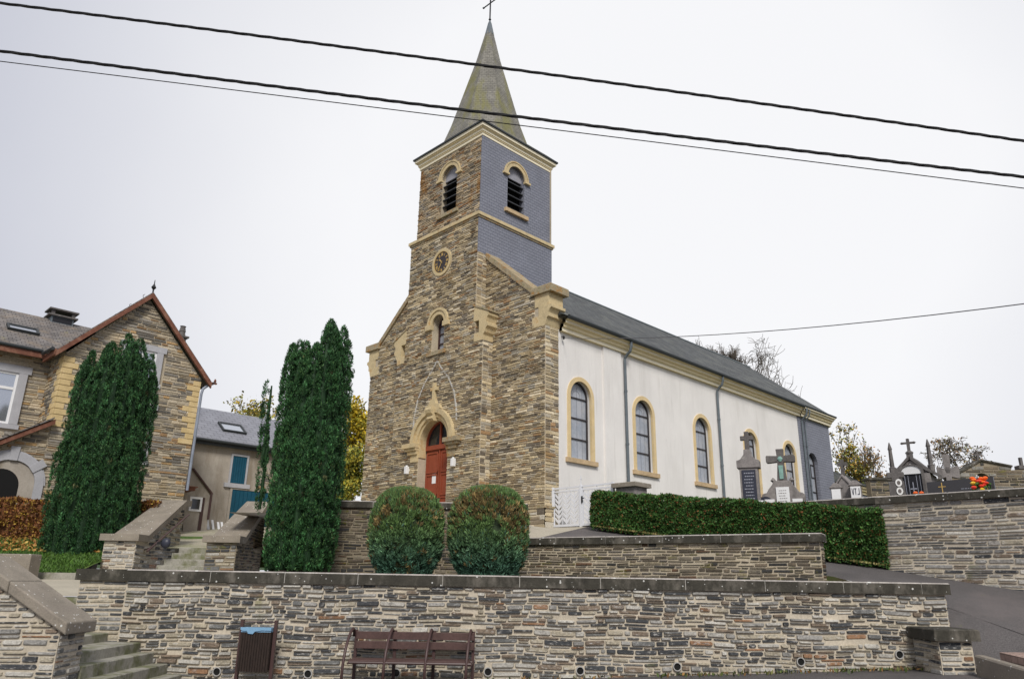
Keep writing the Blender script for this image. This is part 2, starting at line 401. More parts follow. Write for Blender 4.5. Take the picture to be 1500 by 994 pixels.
def lift(pal, k): return [(tuple(min(x*k, .8) for x in c), w) for c, w in pal]
PAL_CHURCH, PAL_WALL, PAL_TOWER, PAL_HOUSE = lift(PAL_CHURCH, 1.16), lift(PAL_WALL, 1.12), lift(PAL_TOWER, 1.1), lift(PAL_HOUSE, 1.08)
def pick(pal):
    t = rnd.random()*sum(w for _, w in pal)
    for c, w in pal:
        t -= w
        if t <= 0: break
    k = .8+.4*rnd.random()
    return tuple(x*k for x in c)
def scan(polys, v):
    xs = []
    for P in polys:
        for i in range(len(P)):
            (u0, v0), (u1, v1) = P[i], P[(i+1) % len(P)]
            if (v0 <= v) != (v1 <= v): xs.append(u0+(v-v0)/(v1-v0)*(u1-u0))
    xs.sort()
    return list(zip(xs[::2], xs[1::2]))
def inter(A, B):
    o = []
    for a, b in A:
        for c, d in B:
            lo, hi = max(a, c), min(b, d)
            if hi-lo > .03: o.append((lo, hi))
    return o
def rubble(mb, fn, polys, pal, hr=(.06, .12), lr=(.14, .5), gap=.014, dep=.022, mi=1, fancy=False, wob=.006, split=.22):
    """fn(u, v, d): point at (u, v) on the wall plane, d proud of it; polys: outline then holes, even-odd"""
    vs = [v for u, v in polys[0]]; v, vmax = min(vs), max(vs)
    old = mb.mi; mb.mi = mi
    ph = rnd.random()*9
    def wv(u, v): return wob*(math.sin(1.7*u+3.1*v+ph)+math.sin(4.3*u-1.9*v+ph*2))
    while v < vmax-.02:
        h = rnd.uniform(*hr); v1 = min(v+h, vmax)
        if vmax-v1 < hr[0]*.6: v1 = vmax
        for a, b in inter(scan(polys, v+.12*(v1-v)), scan(polys, v+.88*(v1-v))):
            u = a
            while u < b-.02:
                l = rnd.uniform(*lr)*(1.25 if rnd.random() < .2 else 1)
                if b-u-l < lr[0]*.7: l = b-u
                rows = [(v, v1)]
                if rnd.random() < split and v1-v > hr[0]*1.3:
                    k = v+(v1-v)*rnd.uniform(.38, .62); rows = [(v, k), (k, v1)]
                for r0, r1 in rows:
                    g = gap*.5*rnd.uniform(.6, 1.5)
                    x0, x1, y0, y1 = u+g, u+l-g, r0+g, r1-g
                    if y1-y0 < .012 or x1-x0 < .02: continue
                    d = dep*rnd.uniform(.45, 1.3); j = gap*.45
                    mb.col = pick(pal)
                    if fancy:
                        c1, c2 = min(.028, (x1-x0)*.2)*rnd.uniform(.1, 1.2), (y1-y0)*.26*rnd.uniform(.1, 1.3)
                        P = [(x0+c1, y0), (x1-c1*rnd.uniform(.4, 1.3), y0), (x1, y0+c2), (x1, y1-c2*rnd.uniform(.4, 1.3)), (x1-c1, y1), (x0+c1*rnd.uniform(.4, 1.3), y1), (x0, y1-c2), (x0, y0+c2*rnd.uniform(.4, 1.3))]
                    else:
                        P = [(x0+rnd.uniform(-j, j), y0+rnd.uniform(-j, j)), (x1+rnd.uniform(-j, j), y0+rnd.uniform(-j, j)), (x1+rnd.uniform(-j, j), y1+rnd.uniform(-j, j)), (x0+rnd.uniform(-j, j), y1+rnd.uniform(-j, j))]
                    P = [(min(max(p, a), b), q+wv(p, q)) for p, q in P]
                    n = len(P); cx, cy = (x0+x1)/2, (y0+y1)/2
                    cy += wv(cx, cy)
                    i0 = len(mb.v); e = .01
                    sx = max(.5, 1-2*e/(x1-x0)); sy = max(.5, 1-2*e/(y1-y0))
                    mb.v += [tuple(fn(p, q, -.004)) for p, q in P]+[tuple(fn(cx+(p-cx)*sx, cy+(q-cy)*sy, d)) for p, q in P]
                    for i in range(n):
                        k = (i+1) % n
                        mb.face((i0+i, i0+k, i0+n+k, i0+n+i))
                    mb.face(tuple(range(i0+n, i0+2*n)))
                u += l
        v = v1
    mb.mi = old

def arc(uc, hw, spring, n=16, a0=PI, a1=0.): return [(uc+hw*math.cos(a0+(a1-a0)*i/n), spring+hw*math.sin(a0+(a1-a0)*i/n)) for i in range(n+1)]
def arch_poly(uc, hw, sill, spring, n=16): return [(uc+hw, sill), (uc-hw, sill)]+arc(uc, hw, spring, n)
def wall_arch(mb, fn, u0, u1, v0, v1, ops, depth=.25):
    """flat wall with round-headed openings (uc, halfwidth, sill, spring) side by side, with reveals going back by depth"""
    u = u0
    for uc, hw, si, spg in sorted(ops):
        if uc-hw > u: mb.poly([fn(u, v0, 0), fn(uc-hw, v0, 0), fn(uc-hw, v1, 0), fn(u, v1, 0)])
        if si > v0: mb.poly([fn(uc-hw, v0, 0), fn(uc+hw, v0, 0), fn(uc+hw, si, 0), fn(uc-hw, si, 0)])
        A = arc(uc, hw, spg)
        for p, q in zip(A, A[1:]): mb.poly([fn(*p, 0), fn(*q, 0), fn(q[0], v1, 0), fn(p[0], v1, 0)])
        R = [(uc-hw, si)]+A+[(uc+hw, si), (uc-hw, si)]
        for p, q in zip(R, R[1:]): mb.poly([fn(*p, 0), fn(*p, -depth), fn(*q, -depth), fn(*q, 0)])
        u = uc+hw
    if u1 > u: mb.poly([fn(u, v0, 0), fn(u1, v0, 0), fn(u1, v1, 0), fn(u, v1, 0)])
def ring(mb, fn, uc, hi, ho, base, spring, d0, d1, n=16, a0=PI, a1=0.):
    """arch band between half-widths hi and ho, with legs down to base (base None: arch only)"""
    I, O = arc(uc, hi, spring, n, a0, a1), arc(uc, ho, spring, n, a0, a1)
    if base is not None:
        I = [(uc-hi, base)]+I+[(uc+hi, base)]; O = [(uc-ho, base)]+O+[(uc+ho, base)]
    for k in range(len(I)-1):
        a, b, c, d = I[k], I[k+1], O[k+1], O[k]
        mb.poly([fn(*a, d1), fn(*b, d1), fn(*c, d1), fn(*d, d1)])
        mb.poly([fn(*d, d1), fn(*c, d1), fn(*c, d0), fn(*d, d0)])
        mb.poly([fn(*a, d0), fn(*b, d0), fn(*b, d1), fn(*a, d1)])
    for p, q in ((I[0], O[0]), (O[-1], I[-1])): mb.poly([fn(*p, d0), fn(*p, d1), fn(*q, d1), fn(*q, d0)])
def fY(y0): return lambda u, v, d: (u, y0-d, v)             # wall facing -Y
def fX(x0): return lambda u, v, d: (x0+d, u, v)             # wall facing +X
def prX(mb, pts, x0, x1): mb.prism(pts, lambda u, v, d: (d, u, v), x0, x1)      # outline in (y, z)
def prY(mb, pts, y0, y1): mb.prism(pts, lambda u, v, d: (u, d, v), y0, y1)      # outline in (x, z)

# ================================================================== CHURCH
ch = thing('church', 'stone and white rendered village church with slate spire above the walls', 'church', (0, 0, 0))
# --- tower and gable front
W1, TL, TU = 2.58, 2.12, 2.0
YS = .17                                     # the belfry stage sits a little behind the lower stage
mb = MB()
f0, f1, fn0 = fY(0), fY(YS), fY(.49)
DOOR = (0., .84, -.2, 3.28); SWIN = (-.03, .36, 6.8, 7.93); LOUV = (.04, .49, 12.8, 14.5)
wall_arch(mb, f0, -W1, W1, -1, 6.72, [DOOR], .4)
wall_arch(mb, f0, -TL, TL, 6.72, 12., [SWIN], .4)
wall_arch(mb, f1, -TU, TU, 12., 15.8, [LOUV], .3)
for sgn in (-1, 1):
    x, xl = sgn*W1, sgn*TL
    mb.poly([(x, 0, -1), (x, .49, -1), (x, .49, 6.72), (x, 0, 6.72)])
    mb.poly([(xl, 0, 6.72), (xl, .5, 6.72), (xl, .5, 12), (xl, 0, 12)])
    mb.poly([(x, 0, 6.72), (x, .5, 6.72), (xl, .5, 6.72), (xl, 0, 6.72)])
mb.poly([(-TU, YS, 12), (-TU, 4.2, 12), (-TU, 4.2, 15.75), (-TU, YS, 15.75)])
mb.poly([(-TL, .49, 8), (-TL, 4.2, 8), (-TL, 4.2, 12), (-TL, .49, 12)])
mb.poly([(-TL, 4.2, 8), (TL, 4.2, 8), (TL, 4.2, 15.75), (-TL, 4.2, 15.75)])
kw = dict(hr=(.05, .1), lr=(.13, .42), gap=.018, dep=.036)
clock_hole = [(.0+.62*math.cos(a*PI/12), 10.53+.62*math.sin(a*PI/12)) for a in range(24)]
rubble(mb, f0, [[(-W1, -1), (W1, -1), (W1, 6.72), (-W1, 6.72)], [(.86, -.2), (-.86, -.2), (-.86, 2.75), (-1.2, 2.75)]+arc(0, 1.2, 3.28)+[(1.2, 2.75), (.86, 2.75)]], PAL_CHURCH, **kw)
rubble(mb, f0, [[(-TL, 6.72), (TL, 6.72), (TL, 11.86), (-TL, 11.86)], arch_poly(-.03, .37, 6.8, 7.93), clock_hole], PAL_CHURCH, **kw)
rubble(mb, fX(W1), [[(0, -1), (.49, -1), (.49, 6.72), (0, 6.72)]], PAL_CHURCH, lr=(.2, .3), hr=(.08, .14), gap=.018, dep=.02)
rubble(mb, fX(TL), [[(0, 6.72), (.49, 6.72), (.49, 10.35), (0, 10.35)]], PAL_CHURCH, lr=(.2, .3), hr=(.08, .14), gap=.018, dep=.02)
fL = lambda x0: (lambda u, v, d: (x0-d, u, v))
rubble(mb, fL(-W1), [[(0, -1), (.49, -1), (.49, 6.72), (0, 6.72)]], PAL_CHURCH, lr=(.2, .3), hr=(.1, .18))
mb.mi = 0
mb2 = MB()
rubble(mb2, f1, [[(-TU, 12.02), (TU, 12.02), (TU, 15.55), (-TU, 15.55)], arch_poly(LOUV[0], .47, 12.8, 14.5)], PAL_TOWER, **kw)
rubble(mb2, fL(-TU), [[(YS, 12.02), (4.2, 12.02), (4.2, 15.55), (YS, 15.55)]], PAL_TOWER, **kw)
mb.build('tower_masonry', [M_MORT, M_STONE], ch)
mb2.mi = 0
mb2.m = [0]*len(mb2.m)
mb2.build('belfry_stone_facing', [M_STONE_T], ch)
# --- gable wings beside the tower
mb = MB()
for sg in (1, -1):
    P = [(TL*sg, -1), (5.2*sg, -1), (5.2*sg, 7.95), (4.75*sg, 7.95), (TL*sg, 10.25)]
    mb.poly([fn0(u, v, 0) for u, v in P])
    rubble(mb, fn0, [[(W1*sg, -1), (5.2*sg, -1), (5.2*sg, 6.8), (W1*sg, 6.8)]], PAL_CHURCH, **kw)
    rubble(mb, fn0, [[(TL*sg, 6.8), (4.7*sg, 6.8), (4.7*sg, 7.95), (TL*sg, 10.2)]], PAL_CHURCH, **kw)
    mb.poly([(5.2*sg, .49, -1), (5.2*sg, 1.16, -1), (5.2*sg, 1.16, 7.95), (5.2*sg, .49, 7.95)])
    mb.poly([(5.2*sg, 1.16, -1), (5.0*sg, 1.16, -1), (5.0*sg, 1.16, 7.95), (5.2*sg, 1.16, 7.95)])
    mb.poly([(5.1*sg, 1.1, 7.9), (2.*sg, 1.1, 10.3), (2.*sg, 1.1, 6), (5.1*sg, 1.1, 6)])
rubble(mb, fX(5.2), [[(.49, -1), (1.16, -1), (1.16, 6.8), (.49, 6.8)]], PAL_CHURCH, lr=(.2, .45), hr=(.09, .15), gap=.02, dep=.025)
rubble(mb, fL(-5.2), [[(.49, -1), (1.16, -1), (1.16, 6.8), (.49, 6.8)]], PAL_CHURCH, lr=(.2, .45), hr=(.09, .15), gap=.02, dep=.025)
mb.build('gable_masonry', [M_MORT, M_STONE], ch)
# plinth at the nave corner
mb = MB()
mb.box(2.62, 5.26, .42, .475, -1, .6); mb.box(5.215, 5.26, .42, 1.16, -1, .598)
rubble(mb, fY(.42), [[(2.62, -1), (5.26, -1), (5.26, .58), (2.62, .58)]], PAL_CHURCH+[((.5, .46, .38), 8)], hr=(.1, .2), lr=(.25, .6), gap=.02)
rubble(mb, fX(5.26), [[(.42, -1), (1.16, -1), (1.16, .58), (.42, .58)]], PAL_CHURCH+[((.5, .46, .38), 8)], hr=(.1, .2), lr=(.25, .6), gap=.02)
mb.build('plinth', [M_MORT, M_STONE], ch)
mb = MB(); mb.prism([(2.62, .62), (2.62, .38), (5.3, .38), (5.3, 1.16), (5.2, 1.16), (5.2, .62)], lambda u, v, d: (u, v, d), .6, .66); mb.build('plinth_ledge', M_CAP, ch)
# kneelers
KN = [(4.72, 7.95), (5.38, 7.95), (5.38, 7.52), (5.5, 7.48), (5.5, 7.38), (5.42, 7.33), (5.36, 7.22), (5.36, 7.08), (5.28, 7.03), (5.22, 6.82), (5.2, 6.78), (4.6, 6.78), (4.6, 7.15), (4.9, 7.15), (4.9, 7.5), (4.72, 7.5)]
KT = [(2.06, 8.1), (2.86, 7.72), (2.86, 7.6), (2.78, 7.52), (2.74, 7.36), (2.82, 7.3), (2.82, 7.2), (2.72, 7.12), (2.68, 6.98), (2.6, 6.9), (2.585, 6.7), (2.1, 6.7), (2.1, 7.02), (2.36, 7.02), (2.36, 7.5), (2.06, 7.5)]
for sg in (1, -1):
    mb = MB(); prY(mb, [(u*sg, v) for u, v in KN], .455, 1.2); mb.build('corner_kneeler', M_SAND, ch)
    mb = MB(); a, b = sorted((4.6*sg, 5.56*sg)); mb.bbox(a, b, .36, 1.32, 7.953, 8.24, .03); mb.build('kneeler_cap', M_CAP, ch)
    mb = MB(); prY(mb, [(u*sg, v) for u, v in KT], -.035, .5); mb.build('tower_kneeler', M_SAND, ch)
    mb = MB(); prY(mb, [(u*sg, v) for u, v in [(2.0, 8.22), (2.92, 7.79), (2.92, 7.72), (2.0, 8.13)]], -.06, .52); mb.build('kneeler_cap', M_CAP, ch)
    # raking coping
    mb = MB(); n = 9
    for i in range(n):
        t0, t1 = i/n+.004, (i+1)/n-.004
        x0, x1 = 4.72+(2.02-4.72)*t0, 4.72+(2.02-4.72)*t1; z0, z1 = 7.98+(10.28-7.98)*t0, 7.98+(10.28-7.98)*t1
        dz = rnd.uniform(-.012, .012)
        prY(mb, [(x0*sg, z0+dz), (x1*sg, z1+dz), (x1*sg, z1+.24+dz), (x0*sg, z0+.24+dz)], .4+rnd.uniform(-.015, .015), 1.12)
    mb.build('raking_coping', M_CAP, ch)
# --- slate side of the tower
mb = MB(); fs = fX(TU+.03); LW = (2.1, .49, 12.82, 14.45)
wall_arch(mb, fs, YS-.03, 4.2, 12., 15.75, [LW], .3)
fs2 = fX(TL+.02)
mb.poly([fs2(.5, 7, 0), fs2(4.2, 7, 0), fs2(4.2, 12, 0), fs2(.5, 12, 0)])
mb.poly([fs2(-.02, 10.35, 0), fs2(.5, 10.35, 0), fs2(.5, 12, 0), fs2(-.02, 12, 0)])
mb.poly([(TL+.02, -.02, 10.35), (TL, -.02, 10.35), (TL, -.02, 12), (TL+.02, -.02, 12)])
mb.poly([(TU+.03, YS-.03, 12), (TU-.02, YS-.03, 12), (TU-.02, YS-.03, 15.7), (TU+.03, YS-.03, 15.7)])
mb.build('slate_cladding', M_SLATE, ch)
# string course and cornice
mb = MB()
mb.mi = 1
def frame_box(mb, p, z0, z1, x=TU, y0=YS, y1=4.2):
    """mitred moulding all round the tower"""
    mb.box(-x-p, x+p, y0-p, y0, z0, z1); mb.box(-x-p, x+p, y1, y1+p, z0, z1); mb.box(-x-p, -x, y0, y1, z0, z1); mb.box(x, x+p, y0, y1, z0, z1)
frame_box(mb, .1, 11.9, 12.03, TL, 0, 4.2); mb.mi = 0
frame_box(mb, .055, 11.82, 11.9, TL, 0, 4.2)
mb.build('string_course', [M_CAP, M_SAND], ch)
mb = MB()
for p, z0, z1, mi in ((.05, 15.6, 15.72, 1), (.08, 15.72, 15.77, 0), (.11, 15.77, 15.88, 1), (.16, 15.88, 15.93, 0), (.22, 15.93, 16.06, 1)):
    mb.mi = mi; frame_box(mb, p, z0, z1)
mb.build('cornice', [M_CREAM, M_CREAM2], ch)
mb = MB()
mb.box(-TU-.28, TU+.28, YS-.28, 4.48, 16.06, 16.13)
AY = 2.18
mb.build('roof_edge', M_DARK, ch)
mb = MB(); R8 = 2.02
oct8 = lambda r, z: [(r*math.cos(PI/8+k*PI/4), AY+r*math.sin(PI/8+k*PI/4), z) for k in range(8)]
base = [(-TU-.27, YS-.27, 16.135), (TU+.27, YS-.27, 16.135), (TU+.27, 4.47, 16.135), (-TU-.27, 4.47, 16.135)]
e = TU-.1
mid = [(-e, AY-e, 16.5), (e, AY-e, 16.5), (e, AY+e, 16.5), (-e, AY+e, 16.5)]
for i in range(4): mb.poly([base[i], base[(i+1) % 4], mid[(i+1) % 4], mid[i]])
mb.poly(mid)
prof = [(R8, 16.45), (1.66, 17.5), (.6, 21.3), (.06, 23.62)]
for (ra, za), (rb, zb) in zip(prof, prof[1:]):
    A, B = oct8(ra, za), oct8(rb, zb)
    for k in range(8): mb.poly([A[k], A[(k+1) % 8], B[(k+1) % 8], B[k]])
mb.poly(oct8(.06, 23.62))
sp_ = mb.build('spire', M_SPIRE, ch)
mb = MB()
mb.lathe((0, AY, 0), [(.2, 22.85), (.23, 22.9), (.09, 23.6), (.04, 23.75)], 8)
mb.build('lead_cap', M_ZINC, ch)
mb = MB()
mb.tube([(0, AY, 23.7), (0, AY, 26.2)], .035, 8)
mb.tube([(-.45, AY, 24.8), (.45, AY, 24.8)], .03, 8)
for x in (-.48, .48): mb.lathe((x, AY, 24.8), [(.01, -.06), (.06, 0), (.01, .06)], 8)
mb.lathe((0, AY, 23.75), [(.02, 0), (.07, .08), (.02, .16)], 8)
mb.build('spire_cross', M_IRON, ch)
# --- louvre windows
def louvre(fn, uc, hw, sill, spg, sm, nm):
    m = MB(); rg = m
    ring(m, fn, uc, hw-.0, hw+.16, None, spg, -.1, .05)
    ring(m, fn, uc, hw+.16, hw+.22, None, spg, -.02, .075)
    for s in (-1, 1):
        a, b = sorted((uc+s*(hw-.02), uc+s*(hw+.3)))
        P = [fn(a, spg-.1, 0), fn(b, spg-.1, 0)]
        m.prism([(a, spg-.09), (b, spg-.09), (b, spg+.0), (a, spg+.0)], lambda u, v, d: fn(u, v, d), -.03, .11)
    o = m.build('louvre_window', M_SAND, ch)
    m = MB(); m.prism([(uc-hw-.17, sill-.16), (uc+hw+.17, sill-.16), (uc+hw+.17, sill-.003), (uc-hw-.17, sill-.003)], fn, -.05, .12); m.build('sill', M_CAP if sm else M_SILL, o)
    m = MB(); m.prism(arch_poly(uc, hw, spg-.05, spg), fn, -.22, -.16); m.build('tympanum_panel', M_PLYG, o)
    m = MB(); n = 5
    for i in range(n):
        z = sill+.1+(spg-.12-sill)*i/n; hh = (spg-.1-sill)/n
        m.prism([(uc-hw+.01, z), (uc+hw-.01, z), (uc+hw-.01, z+.035), (uc-hw+.01, z+.035)], lambda u, v, d: fn(u, v+(-.2 if d > -.1 else 0)*hh*1.5+.1, d), -.27, -.05)
    m.build('louvre_board', M_LOUV, o)
    m = MB(); m.poly([fn(u, v, -.29) for u, v in arch_poly(uc, hw, sill, spg)]); m.build('opening', M_VOID, o)
louvre(f1, *LOUV, True, 'a'); louvre(fs, *LW, False, 'b')
# --- clock
CZ = 10.53
mb = MB(); ring(mb, f0, 0, .47, .585, None, CZ, -.1, .05, 32, PI, -PI); ck = mb.build('clock', M_SAND, ch)
mb = MB(); mb.prism([(.47*math.cos(-a*PI/20), CZ+.47*math.sin(-a*PI/20)) for a in range(40)], f0, -.03, .025); mb.build('clock_face', mk('faded_black_enamel', (.045, .038, .04), rough=.6, var=.2), ck)
mb = MB(); ring(mb, f0, 0, .445, .472, None, CZ, .02, .045, 40, PI, -PI)
NUM = ['XII', 'I', 'II', 'III', 'IIII', 'V', 'VI', 'VII', 'VIII', 'IX', 'X', 'XI']
for k, t in enumerate(NUM):
    a = PI/2-k*PI/6; W = {'I': .034, 'V': .06, 'X': .066}
    tot = sum(W[c] for c in t); x = -tot/2
    def pl(x, y, a=a):
        r = .335+y; return (r*math.cos(a)+x*math.sin(a), CZ+r*math.sin(a)-x*math.cos(a))
    def stroke(p, q, w=.024):
        d = Vector((q[0]-p[0], q[1]-p[1])).normalized(); n = Vector((-d.y, d.x))*w/2
        P = [(p[0]+n.x, p[1]+n.y), (p[0]-n.x, p[1]-n.y), (q[0]-n.x, q[1]-n.y), (q[0]+n.x, q[1]+n.y)]
        mb.prism([pl(*z) for z in P], f0, .025, .032)
    for c in t:
        w = W[c]; m_ = x+w/2
        if c == 'I': stroke((m_, -.06), (m_, .06))
        if c == 'V': stroke((m_-.018, .06), (m_, -.06)); stroke((m_+.018, .06), (m_, -.06), .012)
        if c == 'X': stroke((m_-.02, .06), (m_+.02, -.06)); stroke((m_+.02, .06), (m_-.02, -.06), .012)
        x += w
mb.build('numerals', M_GOLD, ck)
for ang, ln, w in ((10.58/12, .24, .05), (35/60, .36, .034)):
    a = PI/2-2*PI*ang; m = MB(); d = Vector((math.cos(a), math.sin(a))); n = Vector((-d.y, d.x))
    P = [-d*.06+n*w*.3, -d*.06-n*w*.3, d*ln*.7-n*w*.6, d*ln, d*ln*.7+n*w*.6]
    m.prism([(p.x, CZ+p.y) for p in P], f0, .035, .045); m.build('clock_hand', M_GOLD, ck)
# --- small window over the door
mb = MB(); uc, hw, si, spg = SWIN
ring(mb, f0, uc, hw, hw+.17, None, spg, -.05, .06); ring(mb, f0, uc, hw+.17, hw+.27, None, spg, -.05, .1)
for s in (-1, 1):
    a, b = sorted((uc+s*(hw-.01), uc+s*(hw+.36))); mb.prism([(a, spg-.2), (b, spg-.2), (b, spg-.003), (a, spg-.003)], f0, -.05, .12)
sw = mb.build('facade_window', M_SAND, ch)
mb = MB(); mb.prism([(uc-.56, si-.16), (uc+.52, si-.16), (uc+.52, si-.003), (uc-.56, si-.003)], f0, -.2, .1); mb.build('sill', M_CAP, sw)
mb = MB(); mb.poly([f0(u, v, -.36) for u, v in arch_poly(uc, hw, si, spg)]); mb.build('glass', M_GLASS, sw)
mb = MB(); ring(mb, f0, uc, hw-.06, hw+.0, si, spg, -.36, -.3)
mb.prism([(uc-.02, si), (uc+.02, si), (uc+.02, spg+.33), (uc-.02, spg+.33)], f0, -.36, -.31)
for z in (si+.02, si+.4, si+.8, spg): mb.prism([(uc-hw, z-.02), (uc+hw, z-.02), (uc+hw, z+.02), (uc-hw, z+.02)], f0, -.355, -.305)
mb.build('window_frame', M_BROWN, sw)
# --- portal
mb = MB(); uc, hw, si, spg = DOOR
ring(mb, f0, uc, .9, 1.06, None, spg, -.2, .09, 20); ring(mb, f0, uc, 1.06, 1.24, None, spg, -.1, .17, 20); ring(mb, f0, uc, .8, .9, 2.75, spg, -.3, .02, 20)
po = mb.build('portal_arch', M_SAND, ch)
for s in (-1, 1):
    m = MB()
    for a, b, z0, z1, d in ((.82, 1.62, 3.12, 3.28, .26), (.84, 1.54, 3.02, 3.12, .19), (.86, 1.42, 2.88, 3.02, .12), (.86, 1.3, 2.6, 2.88, .05)):
        x0, x1 = sorted((s*a, s*b)); m.prism([(x0, z0), (x1, z0), (x1, z1-.002), (x0, z1-.002)], f0, -.3, d)
    m.build('capital', M_CAP if s > 0 else M_SAND, po)
mb = MB(); prX(mb, [(.0, 4.52), (-.3, 4.52), (-.36, 4.42), (-.32, 4.3), (-.22, 4.22), (-.26, 4.1), (-.18, 4.02), (0, 4.02)], -.17, .17); mb.build('keystone', M_SAND, po)
mb = MB()
prY(mb, [(-.48, 4.45), (.48, 4.45), (.4, 4.62), (.2, 4.68), (.12, 4.85), (-.12, 4.85), (-.2, 4.68), (-.4, 4.62)], -.16, 0.0)
prY(mb, [(-.07, 4.85), (.07, 4.85), (.06, 5.5), (-.06, 5.5)], -.13, 0.0)
prY(mb, [(-.19, 5.2), (-.062, 5.2), (-.062, 5.33), (-.19, 5.33)], -.127, 0.0); prY(mb, [(.062, 5.2), (.19, 5.2), (.19, 5.33), (.062, 5.33)], -.127, 0.0)
mb.build('stone_cross', M_SAND, po)
mb = MB()
for sg in (-1, 1):
    P = [(1.27, 3.9), (1.25, 4.3), (1.08, 5.0), (.72, 5.6), (.28, 6.05), (0., 6.4)]
    for (a, b), (c, d) in zip(P, P[1:]):
        mb.prism([((a-.035)*sg+.02, b), ((a+.035)*sg+.02, b), ((c+.035)*sg+.02, d), ((c-.035)*sg+.02, d)], f0, 0, .034)
mb.build('old_gable_mortar_line', M_JOINT, ch)
# door
YD = .36; fd = fY(YD)
mb = MB()
mb.prism([(-.84, -.2), (.84, -.2), (.84, 3.05), (-.84, 3.05)], fd, -.06, 0)
dr = mb.build('door', M_RED, ch)
mb = MB(); mb.prism([(-.86, 3.03), (.86, 3.03), (.86, 3.2), (-.86, 3.2)], fd, -.04, .08); mb.prism([(-.02, -.2), (.03, -.2), (.03, 3.03), (-.02, 3.03)], fd, 0, .05)
ring(mb, fd, 0, .76, .86, 3.2, 3.28, -.05, .07); mb.prism([(-.035, 3.2), (.035, 3.2), (.035, 4.05), (-.035, 4.05)], fd, -.03, .05)
mb.build('door_frame', M_RED, dr)
mb = MB()
for x0, x1 in ((-.74, -.12), (.12, .74)):
    for z0, z1 in ((.1, .55), (.65, 1.25), (1.35, 2.1), (2.2, 2.92)):
        ring_pts = [(x0, z0), (x1, z0), (x1, z1), (x0, z1)]
        for (a, b), (c, d) in zip(ring_pts, ring_pts[1:]+ring_pts[:1]):
            u0, u1, v0, v1 = min(a, c)-.03, max(a, c)+.03, min(b, d)-.03, max(b, d)+.03
            mb.prism([(u0, v0), (u1, v0), (u1, v1), (u0, v1)], fd, 0, .03+.004*(a == c))
mb.build('panel_moulding', M_RED, dr)
mb = MB(); mb.poly([fd(u, v, -.02) for u, v in arch_poly(0, .77, 3.2, 3.28)]); mb.build('fanlight', M_PANE, dr)
mb = MB(); mb.prism([(-.42, 1.78), (-.2, 1.78), (-.2, 2.14), (-.42, 2.14)], fd, .001, .008); mb.build('paper_notice', M_PAPER, dr)
mb = MB(); mb.tube([fd(.08, 1.2, 0), fd(.08, 1.2, .08)], .025, 8); mb.tube([fd(.06, 1.2, .08), fd(.2, 1.2, .08)], .015, 6); mb.build('handle', M_IRON, dr)
for x, z in ((-1.38, 2.32), (1.32, 2.36)):
    mb = MB(); mb.box(x-.07, x+.07, -.2, -.06, z-.15, z+.13); mb.box(x-.04, x+.04, -.06, 0, z-.05, z+.05); mb.lathe((x, -.13, z+.13), [(.05, 0), (.05, .03), (.02, .05)], 8)
    mb.build('wall_lamp', M_WHITE, ch, bevel=.012)
# --- nave
NX, Y0, Y1, Y2 = 5.2, 1.16, 19.64, 23.4
WY = [2.32, 6.08, 10.29, 14.5, 18.38]; WH, WS, WSP = .58, 2.36, 4.55
fx = fX(NX)
mb = MB()
wall_arch(mb, fx, Y0, Y1, -1, 7.05, [(y, WH, WS, WSP) for y in WY], .22)
mb.build('nave_wall', M_RENDER, ch); mb = MB()
mb.poly([(-NX, Y0, -1), (-NX, Y1, -1), (-NX, Y1, 7.05), (-NX, Y0, 7.05)])
mb.build('nave_wall', M_RENDER, ch)
mb = MB(); mb.box(NX-.02, NX+.07, 3.6, 4.66, -1, 6.82); mb.build('pilaster', M_RENDER, ch)
for y in WY:
    mb = MB(); ring(mb, fx, y, WH-.015, WH+.145, WS, WSP, -.06, .035); w = mb.build('nave_window', M_SANDP, ch)
    mb = MB(); mb.prism([(y-WH-.24, WS-.16), (y+WH+.24, WS-.16), (y+WH+.24, WS-.003), (y-WH-.24, WS-.003)], fx, -.15, .1); mb.build('sill', M_SILL, w)
    mb = MB(); mb.poly([fx(u, v, -.2) for u, v in arch_poly(y, WH, WS, WSP)]); mb.build('glass', M_GLASS, w)
    mb = MB(); ring(mb, fx, y, WH-.07, WH-.016, WS, WSP, -.2, -.15)
    for i in range(1, 4):
        z = WS+(WSP-WS)*i/3.02; mb.prism([(y-WH, z-.022), (y+WH, z-.022), (y+WH, z+.022), (y-WH, z+.022)], fx, -.198, -.16)
    mb.build('window_bars', M_LEAD, w); mb = MB()
    for du in (-.28, 0.02, .3): mb.prism([(y+du-.005, WS), (y+du+.005, WS), (y+du+.005, WSP+.4), (y+du-.005, WSP+.4)], fx, -.199, -.19)
    ring(mb, fx, y, .2, .21, None, WSP+.05, -.199, -.19)
    mb.build('lead_cames', M_CAME, w)
